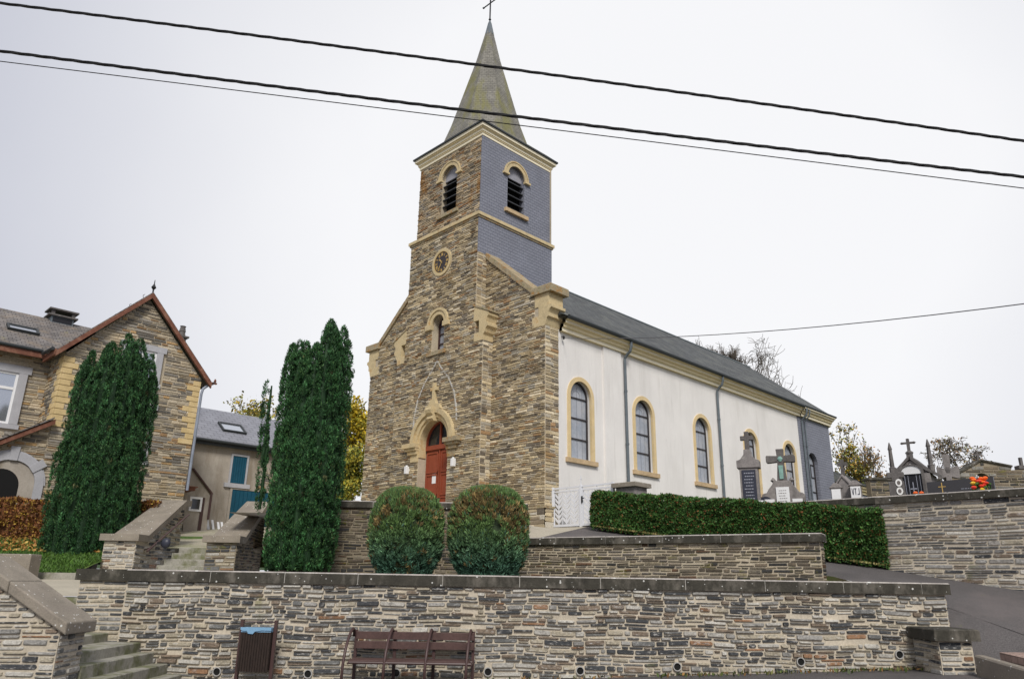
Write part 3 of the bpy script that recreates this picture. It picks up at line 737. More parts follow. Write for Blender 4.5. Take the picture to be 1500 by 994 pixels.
# slate choir
fxs = fX(NX+.045)
mb = MB(); wall_arch(mb, fxs, Y1, Y2, -1, 7.05, [(20.95, .56, 2.3, 4.42)], .3)
AP = [(NX+.045, Y2), (2.3, 26.9), (-2.3, 26.9), (-NX, Y2)]
for (a, b), (c, d) in zip(AP, AP[1:]): mb.poly([(a, b, -1), (c, d, -1), (c, d, 7.05), (a, b, 7.05)])
mb.poly([(NX, Y1, -1), (NX+.045, Y1, -1), (NX+.045, Y1, 7.05), (NX, Y1, 7.05)])
mb.poly([(-NX, Y1, -1), (-NX, Y2, -1), (-NX, Y2, 7.05), (-NX, Y1, 7.05)])
mb.build('slate_choir_wall', M_SLATE, ch)
mb = MB(); ring(mb, fxs, 20.95, .5, .57, 2.3, 4.42, -.26, -.18); w = mb.build('choir_window', M_LEAD, ch)
mb = MB(); mb.poly([fxs(u, v, -.24) for u, v in arch_poly(20.95, .56, 2.3, 4.42)]); mb.build('glass', M_GLASS, w)
mb = MB(); mb.prism([(20.93, 2.3), (20.97, 2.3), (20.97, 4.9), (20.93, 4.9)], fxs, -.239, -.21)
for z in (3.0, 3.75, 4.4): mb.prism([(20.4, z-.025), (21.5, z-.025), (21.5, z+.025), (20.4, z+.025)], fxs, -.238, -.2)
mb.prism([(20.75, 3.75), (21.15, 3.75), (21.15, 4.4), (20.75, 4.4)], fxs, -.236, -.22)
mb.build('window_bars', M_LEAD, w)
# cornices
CP = [(0, 6.72), (.14, 6.72), (.14, 6.84), (.21, 6.87), (.21, 6.96), (.31, 7.0), (.31, 7.1), (.4, 7.1), (.4, 7.2), (0, 7.2)]
mb = MB()
for sg in (1, -1):
    n = len(CP)
    for i in range(n):
        a, b = CP[i], CP[(i+1) % n]
        mb.mi = 1 if i in (1, 5, 7) else 0
        mb.poly([(sg*(NX+a[0]), 1.2, a[1]), (sg*(NX+b[0]), 1.2, b[1]), (sg*(NX+b[0]), 19.75, b[1]), (sg*(NX+a[0]), 19.75, a[1])])
    mb.build('nave_cornice', [M_CREAM, M_CREAM2], ch); mb = MB()
mb = MB()
for i in range(len(CP)):
    a, b = CP[i], CP[(i+1) % len(CP)]; mb.mi = 1 if i in (1, 5, 7) else 0
    def cpt(k, o):
        x, y = [(NX+.045, 19.76), (NX+.045, Y2), (2.3, 26.9), (-2.3, 26.9), (-NX, Y2)][k]
        nx, ny = [(1, 0), (1, .38), (.62, .9), (-.62, .9), (-1, .38)][k]
        return (x+nx*o, y+ny*o)
    for k in range(4):
        p, q, r, t = cpt(k, a[0]), cpt(k, b[0]), cpt(k+1, b[0]), cpt(k+1, a[0])
        mb.poly([(*p, a[1]+.01), (*q, b[1]+.01), (*r, b[1]+.01), (*t, a[1]+.01)])
mb.build('choir_cornice', [M_CREAM, M_CREAM2], ch)
# roof
RZ, EX, EZ = 11.5, 5.62, 7.2
mb = MB()
def rz(x): return EZ+(RZ-EZ)*(EX-abs(x))/EX
RY = 25.3
for sg in (1, -1):
    mb.poly([(sg*EX, .95, EZ), (sg*EX, Y2+.2, EZ), (sg*3.4, 24.0, rz(3.4)), (0, RY, RZ), (0, .95, RZ)])
    mb.poly([(sg*EX, Y2+.2, EZ), (sg*2.5, 27.3, EZ), (0, RY, RZ), (sg*3.4, 24.0, rz(3.4))])
mb.poly([(2.5, 27.3, EZ), (-2.5, 27.3, EZ), (0, RY, RZ)])
mb.poly([(EX, Y2+.2, EZ-.04), (EX, .95, EZ-.04), (-EX, .95, EZ-.04), (-EX, Y2+.2, EZ-.04), (-2.5, 27.3, EZ-.04), (2.5, 27.3, EZ-.04)])
mb.poly([(EX, .95, EZ), (0, .95, RZ), (-EX, .95, EZ)])
rf = mb.build('roof', M_ROOF, ch)
mb = MB(); mb.tube([(0, 4.3, RZ), (0, RY, RZ)], .06, 6); mb.build('ridge_tiles', M_ZINC, rf)
mb = MB()
for sg in (1, -1): mb.tube([(sg*(EX+.03), 1.2, EZ-.02), (sg*(EX+.03), 19.7, EZ-.02)], .075, 8)
mb.tube([(EX+.03, 19.8, EZ+.02), (EX+.03, Y2+.2, EZ+.02), (2.55, 27.35, EZ+.02)], .05, 8)
mb.build('gutter', M_DARK, ch)
for y, z0 in ((4.86, -.6), (11.6, -.6), (19.98, -.6), (20.32, -.6)):
    mb = MB(); r = .055 if y < 20.3 else .035
    mb.tube([(EX, y, EZ-.05), (EX, y, EZ-.25), (EX-.06, y, 6.75), (NX+.22, y, 6.66), (NX+.1, y, 6.5), (NX+.1, y, z0)], r, 8)
    for z in (1.2, 3.2, 5.2): mb.tube([(NX+.1, y, z), (NX+.1, y, z+.07)], r+.014, 8)
    mb.build('downpipe', M_ZINC, ch)
# low annex beyond the choir
mb = MB(); mb.box(1.5, 5.1, 24.6, 30, -1, 3.75); an = mb.build('annex_wall', M_SLATE, ch)
mb = MB()
for p, z0, z1 in ((.06, 3.45, 3.6), (.16, 3.6, 3.74), (.26, 3.74, 3.85)): mb.box(1.4, 5.1+p, 24.6-p, 30+p, z0, z1)
mb.build('annex_cornice', M_CREAM, an)
mb = MB()
B = [(1.3, 24.25, 3.86), (5.45, 24.25, 3.86), (5.45, 30.35, 3.86), (1.3, 30.35, 3.86)]; T = [(2.2, 25.5, 4.9), (3.6, 25.9, 4.9), (3.6, 29, 4.9), (2.2, 29, 4.9)]
for i in range(4): mb.poly([B[i], B[(i+1) % 4], T[(i+1) % 4], T[i]])
mb.poly(T); mb.build('annex_roof', M_ROOF, an)
mb = MB(); mb.tube([(NX+.02, 1.3, 6.55), (NX+.14, 1.3, 6.5)], .02, 6); mb.lathe((NX+.12, 1.3, 6.42), [(.02, 0), (.045, .03), (.045, .1), (.02, .13)], 8); mb.build('wire_bracket', M_IRON, ch)

# ================================================================== STREET WALL
def coping_run(mb, pts, h0, h1, lens, w0, w1, gap=.012, ch_=.02, jit=.004):
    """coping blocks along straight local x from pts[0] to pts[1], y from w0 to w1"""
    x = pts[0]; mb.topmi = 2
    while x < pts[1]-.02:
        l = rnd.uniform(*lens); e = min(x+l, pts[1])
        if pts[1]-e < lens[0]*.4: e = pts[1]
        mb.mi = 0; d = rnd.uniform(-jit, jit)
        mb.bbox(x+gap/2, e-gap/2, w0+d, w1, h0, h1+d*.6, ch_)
        mb.mi = 1
        if e < pts[1]: mb.box(e-gap/2, e+gap/2, w0+.012, w1-.012, h0+.003, h1-.006)
        x = e
    mb.mi = 0
def street(L): return -1.65+.04*(L+2)
WD = 13.8
sw_ = thingF('retaining_wall', 'long grey and cream rubble street wall with dark coping behind the bench', 'retaining wall', 0, WD, -1.7)
mb = MB(); fF = lambda u, v, d: (u, WD-d, v)
L0, L1_ = -6.66, 7.66
mb.box(L0, L1_, WD, WD+.42, -2.2, -.08)
mb.poly([(L0, WD, -.08), (L0, WD+.42, -.08), (L0-.9, WD+.5, -.08), (L0-.9, WD+.16, -.08)])
holes = [(-4.89, -1.51), (-3.35, -1.52), (-1.86, -1.48), (-.31, -1.44), (1.25, -1.4), (2.9, -1.31), (5.01, -1.2), (6.71, -1.06)]
HP = [[(x+.075*math.cos(a*PI/4), z+.075*math.sin(a*PI/4)) for a in range(8)] for x, z in holes]
rubble(mb, fF, [[(L0, -2.05), (L1_, -1.45), (L1_, -.085), (L0, -.085)]]+HP, PAL_WALL, hr=(.045, .095), lr=(.1, .42), gap=.021, dep=.038, fancy=True, wob=.012, split=.16)
rubble(mb, lambda u, v, d: (L1_+d, u, v), [[(WD, -1.4), (WD+.42, -1.4), (WD+.42, -.085), (WD, -.085)]], PAL_WALL, hr=(.06, .11), lr=(.15, .3), gap=.02)
mb.build('masonry', [M_MORT_W, M_STONE_W], sw_, 'F')
# angled return beside the stairs
dx, dy = -.92, .16; ln = math.hypot(dx, dy); ux, uy = dx/ln, dy/ln
fR = lambda u, v, d: (L0+ux*u-uy*d, WD+uy*u+ux*d, v)
mb = MB(); mb.prism([(0, -2.2), (ln, -2.2), (ln, -.08), (0, -.08)], fR, -.42, 0)
rubble(mb, lambda u, v, d: fR(u, v, d), [[(0, -1.5), (ln, -1.0), (ln, -.085), (0, -.085)]], PAL_WALL, hr=(.055, .105), lr=(.15, .5), gap=.022, dep=.02, fancy=True)
mb.build('return_masonry', [M_MORT_W, M_STONE_W], sw_, 'F')
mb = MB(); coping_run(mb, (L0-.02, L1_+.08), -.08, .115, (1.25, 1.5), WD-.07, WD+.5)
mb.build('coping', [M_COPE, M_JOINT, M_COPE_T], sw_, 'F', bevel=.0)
mb = MB(); mb.prism([(-.0, -.08), (ln+.06, -.08), (ln+.06, .112), (0, .112)], fR, -.5, .065); mb.build('return_coping', M_COPE, sw_, 'F')
for x, z in holes:
    mb = MB(); n = 16; A = []
    for r, d in ((.058, -.2), (.058, .045), (.072, .045), (.072, -.02)):
        A.append([(x+r*math.cos(2*PI*q/n), WD-d, z+r*math.sin(2*PI*q/n)) for q in range(n)])
    for a, b in zip(A, A[1:]):
        for q in range(n): mb.poly([a[q], a[(q+1) % n], b[(q+1) % n], b[q]])
    dp = mb.build('drain_pipe', M_PIPE, sw_, 'F', smooth=False)
    mb = MB(); mb.poly([(x+.06*math.cos(2*PI*q/n), WD-.022, z+.058*math.sin(2*PI*q/n)) for q in range(n)]); mb.build('bore', M_VOID, dp, 'F')  # black disc painted in for the unlit inside of the pipe
    mb = MB()
# low end pier
pr = thingF('wall_pier', 'low rubble pier with dark slab cap at the right end of the street wall', 'pier', 7.1, 13.3, -1.3)
mb = MB(); mb.box(6.98, 7.52, 12.98, 13.77, -1.9, -.78)
rubble(mb, lambda u, v, d: (u, 12.98-d, v), [[(6.98, -1.5), (7.52, -1.5), (7.52, -.785), (6.98, -.785)]], PAL_WALL, hr=(.06, .11), lr=(.15, .42), gap=.024, dep=.025, fancy=True, mi=1)
rubble(mb, lambda u, v, d: (6.98-d, u, v), [[(12.98, -1.5), (13.77, -1.5), (13.77, -.785), (12.98, -.785)]], PAL_WALL, hr=(.06, .11), lr=(.15, .42), gap=.024, dep=.025, fancy=True, mi=1)
mb.build('masonry', [M_MORT_W, M_STONE_W], pr, 'F')
mb = MB(); mb.bbox(6.88, 7.62, 12.88, 13.76, -.78, -.6, .02); mb.build('cap_slab', M_COPE, pr, 'F')
# lower stairs and wing wall
st = thingF('stone_stairs', 'mossy stone stairs climbing left between the two walls at bottom left', 'stairs', -6.2, 12.6, -1.85)
rs = [(-5.2, -1.72), (-5.47, -1.56), (-5.74, -1.4), (-5.99, -1.22), (-6.25, -1.07), (-6.85, -.93), (-7.2, -.8), (-7.5, -.66), (-7.9, -.52), (-8.4, -.38)]
for i, (x, h) in enumerate(rs):
    x2 = rs[i+1][0] if i+1 < len(rs) else -9.2
    far = 13.77 if x > -6.6 else (13.9 if x > -7.5 else 14.05)
    mb = MB(); mb.bbox(x2-.02, x+rnd.uniform(-.01, .01), 11.5, far, h-.19, h+rnd.uniform(-.004, .004), .012); mb.build('step', M_STEP, st, 'F')
mb = MB(); mb.box(-8.5, -7.45, 14.06, 14.4, -2., -.375); mb.build('side_curb', M_STEP, st, 'F')
lw = thingF('stair_wing_wall', 'sloping rubble wing wall with pale speckled coping at the lower left', 'wing wall', -6.6, 11.2, -1.85)
mb = MB(); t0, t1 = 10.87, 11.5
E0, E1 = -6.04, -7.4
sl = lambda L: -.73+(-6.0-L)*.585
hf = sl(E1)
prof = [(E0, -2.2), (E0, sl(E0)), (E1, hf), (-14, hf), (-14, -2.2)]
mb.prism(prof, lambda u, v, d: (u, d, v), t0, t1)
rubble(mb, lambda u, v, d: (u, t0-d, v), [[(-14, -2.2), (E0, -2.0), (E0, sl(E0)-.01), (E1, hf-.01), (-14, hf-.01)]], PAL_WALL, hr=(.045, .095), lr=(.12, .45), gap=.022, dep=.026, fancy=True)
rubble(mb, lambda u, v, d: (E0+d, u, v), [[(t0, -2.0), (t1, -2.0), (t1, sl(E0)-.01), (t0, sl(E0)-.01)]], PAL_WALL, hr=(.045, .095), lr=(.14, .36), gap=.022, dep=.024, fancy=True)
mb.build('masonry', [M_MORT_W, M_STONE_W], lw, 'F')
mb = MB()
for a, b in ((-5.93, -6.82), (-6.828, E1)):
    mb.prism([(a, sl(a)), (b, sl(b)), (b, sl(b)+.16), (a, sl(a)+.16)], lambda u, v, d: (u, d, v), t0-.08, t1+.08)
mb.prism([(E1-.008, hf), (-14, hf), (-14, hf+.16), (E1-.008, hf+.16)], lambda u, v, d: (u, d, v), t0-.08, t1+.08)
mb.build('coping', M_COPE_L, lw, 'F', bevel=.02)

# ================================================================== UPPER STAIRS
us = thingF('stone_stairs', 'upper flight of mossy steps between two sloping walls below the blue garage', 'stairs', -8.6, 20.6, 0)
for i in range(5):
    mb = MB(); D0 = 20.3+i*.32; h = .12+i*.165
    mb.bbox(-9.3+i*.04, -7.85+i*.04, D0, D0+.44, h-.3, h, .012); mb.build('step', M_STEP, us, 'F')
def wing(nm, lab, La, Lb, La2, Lb2):
    w = thingF(nm, lab, 'wing wall', (La+Lb)/2, 20.2, -.1)
    def xl(D, k): t = (D-20)/3.; return (La+(La2-La)*t) if k == 0 else (Lb+(Lb2-Lb)*t)
    sh = lambda D: .86 if D < 20.5 else .86+(D-20.5)*.5
    Ds = [20., 20.5, 22.9]; mb = MB()
    for k in (0, 1):
        P = [(xl(20, k), 20, -.5), (xl(22.9, k), 22.9, -.5), (xl(22.9, k), 22.9, sh(22.9)), (xl(20.5, k), 20.5, sh(20.5)), (xl(20, k), 20, sh(20))]
        mb.poly(P)
    mb.poly([(La, 20, -.5), (Lb, 20, -.5), (Lb, 20, .86), (La, 20, .86)])
    rubble(mb, lambda u, v, d: (u, 20-d, v), [[(La, -.2), (Lb, -.2), (Lb, .85), (La, .85)]], PAL_WALL, hr=(.06, .12), lr=(.16, .42), gap=.024, fancy=True)
    rubble(mb, lambda u, v, d: (xl(u, 1)+d, u, v), [[(20, -.2), (22.9, -.2), (22.9, sh(22.9)-.02), (20.5, .84), (20, .84)]], PAL_DARK if La > -9 else PAL_WALL, hr=(.06, .12), lr=(.16, .42), gap=.024, fancy=True)
    mb.build('masonry', [M_MORT_W if La < -9 else M_MORT_D, M_STONE_W if La < -9 else M_STONE_M], w, 'F')
    mb = MB(); ov = .09
    def sec(D, dz): return [(xl(D, 0)-ov, D, sh(D)+dz), (xl(D, 1)+ov, D, sh(D)+dz)]
    R = [(19.9, .0), (20.5, 0), (22.8, 0), (23.2, -.18)]
    A = [sec(D, dz)+[(p[0], p[1], p[2]+.17) for p in reversed(sec(D, dz))] for D, dz in R]
    for a, b in zip(A, A[1:]):
        for q in range(4): mb.poly([a[q], a[(q+1) % 4], b[(q+1) % 4], b[q]])
    mb.poly(A[0]); mb.poly(A[-1])
    mb.build('coping', M_COPE_L, w, 'F', bevel=.015)
    return w
wing('stair_wing_wall', 'left sloping wall of the upper steps, with the handrail on it', -10.42, -9.6, -10.3, -9.72)
wing('stair_wing_wall', 'right sloping wall of the upper steps, beside the narrow yew', -7.78, -7.0, -7.75, -7.28)
hr_ = thingF('handrail', 'thin brown metal handrail fixed along the left wall of the upper steps', 'handrail', -9.4, 20.6, .6)
mb = MB(); mb.tube([(-9.42, 20.3, .62), (-9.48, 22.7, 1.75)], .028, 8)
for t in (.1, .9): mb.tube([(-9.42-.06*t, 20.3+2.4*t, .62+1.13*t), (-9.62, 20.3+2.4*t, .55+1.13*t)], .016, 6)
mb.build('rail', M_BROWN, hr_, 'F')
p = LD(243, 795, 20.6)
bl = thingF('wall_lamp', 'small round dark lamp on the left wall of the upper steps', 'lamp', p.x, p.y, p.z)
mb = MB(); mb.lathe((p.x, p.y, p.z), [(.02, -.13), (.1, -.1), (.13, 0), (.1, .1), (.02, .13)], 12, .6); mb.build('lamp_body', M_PLAQ, bl, 'F', smooth=True)
mb = MB(); mb.box(p.x-.22, p.x-.05, p.y-.03, p.y+.03, p.z-.03, p.z+.03); mb.build('bracket', M_IRON, bl, 'F')

# ================================================================== TERRACE WALLS
tw = thingF('terrace_wall', 'dark rubble terrace wall behind the two clipped round shrubs', 'retaining wall', -3, 20, 0)
mb = MB(); mb.box(-6.1, .42, 20, 20.4, -.6, 1.8)
rubble(mb, lambda u, v, d: (u, 20-d, v), [[(-6.1, -.1), (.42, -.1), (.42, 1.79), (-6.1, 1.79)]], PAL_DARK, hr=(.06, .11), lr=(.15, .45), gap=.022, dep=.022)
mb.build('masonry', [M_MORT_D, M_STONE_M], tw, 'F')
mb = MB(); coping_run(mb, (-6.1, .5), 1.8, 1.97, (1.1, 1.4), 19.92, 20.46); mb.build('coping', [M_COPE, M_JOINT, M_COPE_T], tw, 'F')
A, B = Vector((.2, 19.05)), Vector((6.25, 15.5)); dv = (B-A); ln2 = dv.length; dv /= ln2; nv = Vector((-dv.y, dv.x))  # nv points back
tw2 = thing('terrace_wall', 'brown rubble wall with flat coping below the hedge and the white gate', 'retaining wall', F(A.x, A.y, 0), YAW+math.atan2(dv.y, dv.x))
# local frame: x along the wall, y back, z up (eye level = 0)
fT = lambda u, v, d: (u, -d, v)
mb = MB(); mb.box(0, ln2, 0, .4, -.6, .88)
PAL_T = PAL_DARK+[((.24, .2, .15), 5), ((.3, .25, .17), 4), ((.17, .15, .13), 3)]
rubble(mb, fT, [[(0, -.1), (ln2, -.1), (ln2, .875), (0, .875)]], PAL_T, hr=(.045, .09), lr=(.12, .42), gap=.02, dep=.024)
rubble(mb, lambda u, v, d: (ln2+d, u, v), [[(0, -.1), (.4, -.1), (.4, .875), (0, .875)]], PAL_T, hr=(.055, .11), lr=(.16, .4), gap=.022, dep=.022)
mb.build('masonry', [M_MORT, M_STONE_M], tw2, 'L')
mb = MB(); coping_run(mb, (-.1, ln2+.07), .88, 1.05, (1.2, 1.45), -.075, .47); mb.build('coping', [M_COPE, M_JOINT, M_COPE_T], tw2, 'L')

# ================================================================== CEMETERY WALL
cw = thing('cemetery_wall', 'pale grey rubble cemetery wall with dark coping along the sloping road', 'wall', (16, .4, -1.4))
def roadz(X): return -.1-.14*(X-7.5)
mb = MB(); mb.box(15.53, 30, .2, .62, -3.6, .1)
rubble(mb, fY(.2), [[(15.53, -1.5), (19, -2.05), (30, -3.6), (30, .1), (15.53, .1)]], [(c, w) for c, w in PAL_WALL]+[((.3, .28, .25), 4), ((.2, .19, .18), 3)], hr=(.06, .115), lr=(.18, .55), gap=.024, dep=.022, fancy=True)
rubble(mb, fL(15.53), [[(.2, -1.5), (.62, -1.5), (.62, .1), (.2, .1)]], PAL_WALL, hr=(.07, .12), lr=(.2, .35))
mb.box(8.6, 15.4, .78, 1.15, -1.5, .17)
rubble(mb, fY(.78), [[(8.6, -.4), (15.4, -.4), (15.4, .17), (8.6, .17)]], PAL_WALL, hr=(.07, .12), lr=(.2, .5))
mb.build('masonry', [M_MORT_W, M_STONE_W], cw)
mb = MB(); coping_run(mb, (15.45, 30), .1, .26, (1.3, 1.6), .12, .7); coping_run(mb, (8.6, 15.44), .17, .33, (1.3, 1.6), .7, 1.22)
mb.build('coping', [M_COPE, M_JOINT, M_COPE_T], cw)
gp = thing('gate_pillar', 'short grey stone gate pillar with brown slab between the gate and the hedge', 'pillar', (8.15, .95, 0))
mb = MB(); mb.box(7.82, 8.5, .78, 1.4, -.3, 1.07); mb.build('shaft', M_TOMB, gp)
mb = MB(); mb.bbox(7.72, 8.6, .68, 1.5, 1.07, 1.2, .015); mb.build('cap_slab', M_COPE_L, gp)
# gate
gt = thing('churchyard_gate', 'white metal churchyard gate with leaf pattern and small cross', 'gate', (6.4, .85, 0))
def leafpanel(mb, x0, x1, z0, z1):
    n = 3
    w = (x1-x0)/n
    for k in range(n):
        c = x0+w*(k+.5)
        mb.box(c-.02, c+.02, .842, .858, z0, z1)
        z = z0+.02
        while z < z1-.16:
            for s in (-1, 1):
                P = [(c+s*.01, z), (c+s*.01, z+.075), (c+s*w*.3, z+.16), (c+s*w*.47, z+.2), (c+s*w*.44, z+.12), (c+s*w*.25, z+.05)]
                prY(mb, P, .844, .856)
            z += .15
        if k: mb.box(x0+w*k-.009, x0+w*k+.009, .843, .857, z0, z1)
for x0, x1 in ((5.24, 6.36), (6.44, 7.62)):
    mb = MB()
    for a, b, c, d in ((x0, x1, .02, .09), (x0, x1, 1.1, 1.14), (x0, x0+.05, .09, 1.1), (x1-.05, x1, .09, 1.1)): mb.box(a, b, .825, .875, c, d)
    mb.box(x0, x1, .825, .875, 1.2, 1.25)
    for i in range(3): xx = x0+.02+(x1-x0-.05)*i/2; mb.box(xx, xx+.02, .84, .86, 1.14, 1.2)
    g = mb.build('gate_leaf', M_GATE, gt)
    mb = MB(); leafpanel(mb, x0+.07, x1-.07, .1, 1.08); mb.build('leaf_pattern_panel', M_GATE, g)
for x in (5.21, 6.4, 7.66):
    mb = MB(); mb.box(x-.035, x+.035, .8, .9, -.05, 1.27); mb.build('gate_post', M_GATE, gt)
mb = MB(); mb.box(6.39, 6.41, .84, .86, 1.27, 1.56); mb.box(6.34, 6.39, .84, .86, 1.45, 1.47); mb.box(6.41, 6.46, .84, .86, 1.45, 1.47); mb.build('small_cross', M_GATE, gt)
mb = MB(); mb.box(6.45, 6.5, .79, .81, .72, .92); mb.tube([(6.48, .79, .85), (6.58, .77, .85)], .014, 6); mb.build('handle', M_IRON, gt)

# ================================================================== HOUSE
HX, HY0, HY1, HA = -6.15, -11.1, -6.45, -8.77
ho = thing('stone_house', 'brown rubble stone house with yellow quoins, timber verges and slate roof', 'house', (HX, -9, .5))
fh_ = fX(HX)
mb = MB()
G = [(HY0, -.5), (HY1, -.5), (HY1, 5.45), (HA, 8.05), (HY0, 5.45)]
mb.poly([fh_(u, v, 0) for u, v in G])
W_AT = [(-9.35, 4.75), (-7.85, 4.75), (-7.85, 6.2), (-9.35, 6.2)]
W_FL = [(-9.3, 2.1), (-7.95, 2.1), (-7.95, 4.2), (-9.3, 4.2)]
rubble(mb, fh_, [G, W_AT, W_FL], PAL_HOUSE, hr=(.07, .14), lr=(.18, .6), gap=.02, dep=.03)
# side wall and rear
fS = lambda u, v, d: (u, HY0-d, v)
mb.poly([(HX, HY0, -.5), (-12, HY0, -.5), (-12, HY0, 5.6), (HX, HY0, 5.6)])
rubble(mb, fS, [[(-7.9, 2.6), (HX, 2.6), (HX, 5.5), (-7.9, 5.5)]], PAL_HOUSE, hr=(.07, .14), lr=(.18, .6), gap=.02, dep=.03)
mb.poly([(HX, HY1, -.5), (-12, HY1, -.5), (-12, HY1, 5.45), (HX, HY1, 5.45)])
# left wing
XW = -7.85
mb.poly([(XW, HY0, -.5), (XW, -24, -.5), (XW, -24, 5.7), (XW, HY0, 5.7)])
rubble(mb, fX(XW), [[(-15, 2.4), (HY0, 2.4), (HY0, 5.65), (-15, 5.65)], [(-13.6, 2.9), (-11.75, 2.9), (-11.75, 5.15), (-13.6, 5.15)]], PAL_HOUSE, hr=(.07, .14), lr=(.18, .6), gap=.02, dep=.03)
mb.poly([(XW, -24, -.5), (-14, -24, -.5), (-14, -24, 5.7), (-10.9, -24, 7.85), (XW, -24, 5.7)])
# porch wall, flush with the gable
PP = [(HY0, -.5), (HY0, 2.95), (-13.3, 1.5), (-13.3, -.5)]
mb.poly([fh_(u, v, .004) for u, v in PP])
ARC = (-11.94, .72, -.5, 1.02)
PH = [[(HY0, -.4), (HY0, 2.93), (-13.3, 1.48), (-13.3, -.4)], arch_poly(ARC[0], .94, -.5, ARC[3])]
rubble(mb, lambda u, v, d: fh_(u, v, d+.004), PH, PAL_HOUSE, hr=(.07, .14), lr=(.18, .5), gap=.02, dep=.03)
mb.build('masonry', [M_MORT, M_STONE], ho)
# porch arch
mb = MB(); fp = lambda u, v, d: fh_(u, v, d+.01)
ring(mb, fp, ARC[0], .72, .97, -.5, ARC[3], -.05, .06, 20); ring(mb, fp, ARC[0], .97, 1.02, None, ARC[3], 0, .04, 20)
for a in (PI/2, PI*.22, PI*.78):
    c, s = math.cos(a), math.sin(a); w = .13
    P = [(ARC[0]+c*.7-s*w*.8, ARC[3]+s*.7+c*w*.8), (ARC[0]+c*.7+s*w*.8, ARC[3]+s*.7-c*w*.8), (ARC[0]+c*1.14+s*w, ARC[3]+s*1.14-c*w), (ARC[0]+c*1.14-s*w, ARC[3]+s*1.14+c*w)]
    mb.prism(P, fp, 0, .085)
pa = mb.build('porch_arch', M_GREYST, ho)
mb = MB(); mb.poly([fp(u, v, .003) for u, v in arch_poly(ARC[0], .72, -.5, ARC[3])]); mb.build('porch_interior', M_GREND, pa)
mb = MB(); mb.prism(arch_poly(ARC[0]-.2, .5, -.5, ARC[3]-.08), fp, .006, .012); mb.build('porch_shadow', M_VOID, pa)  # flat black arch, paints the shade inside the porch opening
# porch roof verge
mb = MB()
def sloped(mb, p, q, x0, x1, t): prX(mb, [p, q, (q[0], q[1]+t), (p[0], p[1]+t)], x0, x1)
sloped(mb, (HY0+.05, 2.98), (-13.5, 1.42), HX+.0, HX+.3, .16); v1 = mb.build('porch_verge', M_REDW, ho)
mb = MB(); sloped(mb, (HY0, 3.15), (-13.6, 1.53), -7.85, HX+.34, .05); mb.build('porch_roof', M_ROOFH, ho)
# quoins
mq = [MB(), MB()]
z = 2.95
k = 0
while z < 5.35:
    h = .2
    l = .52 if k % 2 == 0 else .3
    for y0, sg, mb in ((HY0, 1, mq[0]), (HY1, -1, mq[1])):
        if rnd.random() < .93:
            ll = l*rnd.uniform(.85, 1.1)
            a, b = sorted((y0, y0+sg*ll)); mb.box(HX-.05, HX+.045, a+(0 if sg > 0 else .0), b, z+.008, z+h-.008)
    ls = .3 if k % 2 == 0 else .52
    mb = mq[0]; mb.box(HX-ls, HX-.055, HY0-.045, HY0+.0, z+.008, z+h-.008); mb.box(HX-.05, HX+.044, HY0-.044, HY0-.0005, z+.008, z+h-.008)
    z += h; k += 1
for mb in mq: mb.build('quoins', M_QUOIN, ho, bevel=.008)
# windows
def hwin(fn, u0, u1, v0, v1, sur, mull=1, trans=None, pane=M_PANE2):
    m = MB()
    for a, b, c, d in ((u0-sur, u0, v0, v1), (u1, u1+sur, v0, v1), (u0-sur-.1, u1+sur+.1, v1, v1+sur), (u0-sur-.06, u1+sur+.06, v0-.16, v0)):
        m.prism([(a, c+.003), (b, c+.003), (b, d-.003), (a, d-.003)], fn, -.1, .1)
    o = m.build('window', M_GREYST, ho)
    m = MB(); w = .07
    for a, b, c, d in ((u0, u0+w, v0, v1), (u1-w, u1, v0, v1), (u0+w, u1-w, v0, v0+w), (u0+w, u1-w, v1-w, v1)): m.prism([(a, c), (b, c), (b, d), (a, d)], fn, .0, .05)
    if trans: m.prism([(u0+w, trans-.045), (u1-w, trans-.045), (u1-w, trans+.045), (u0+w, trans+.045)], fn, .0, .055)
    for i in range(1, mull+1):
        uc = u0+(u1-u0)*i/(mull+1); m.prism([(uc-.04, v0+w), (uc+.04, v0+w), (uc+.04, (trans or v1-w)-.045), (uc-.04, (trans or v1-w)-.045)], fn, .0, .052)
    m.build('frame', M_WHITE, o)
    m = MB(); m.poly([fn(u0+.02, v0+.02, +.012), fn(u1-.02, v0+.02, +.012), fn(u1-.02, v1-.02, +.012), fn(u0+.02, v1-.02, +.012)]); m.build('pane', pane, o)
hwin(fX(HX), -9.15, -8.2, 4.95, 6.1, .22)
hwin(fX(HX), -9.08, -8.17, 2.2, 4.0, .2)
hwin(fX(XW), -13.4, -11.98, 3.1, 4.85, .26, 1, 4.3)
# roofs
mb = MB(); XO = HX+.28
def roof2(mb, ridge, eave, x0, x1, t=.07):
    """one slope: outline in (y, z), between x0 and x1"""
    prX(mb, [ridge, eave, (eave[0], eave[1]+t), (ridge[0], ridge[1]+t)], x0, x1)
roof2(mb, (HA, 8.2), (HY0-.32, 5.42), -11.4, XO); roof2(mb, (HA, 8.2), (HY1+.28, 5.32), -13, XO)
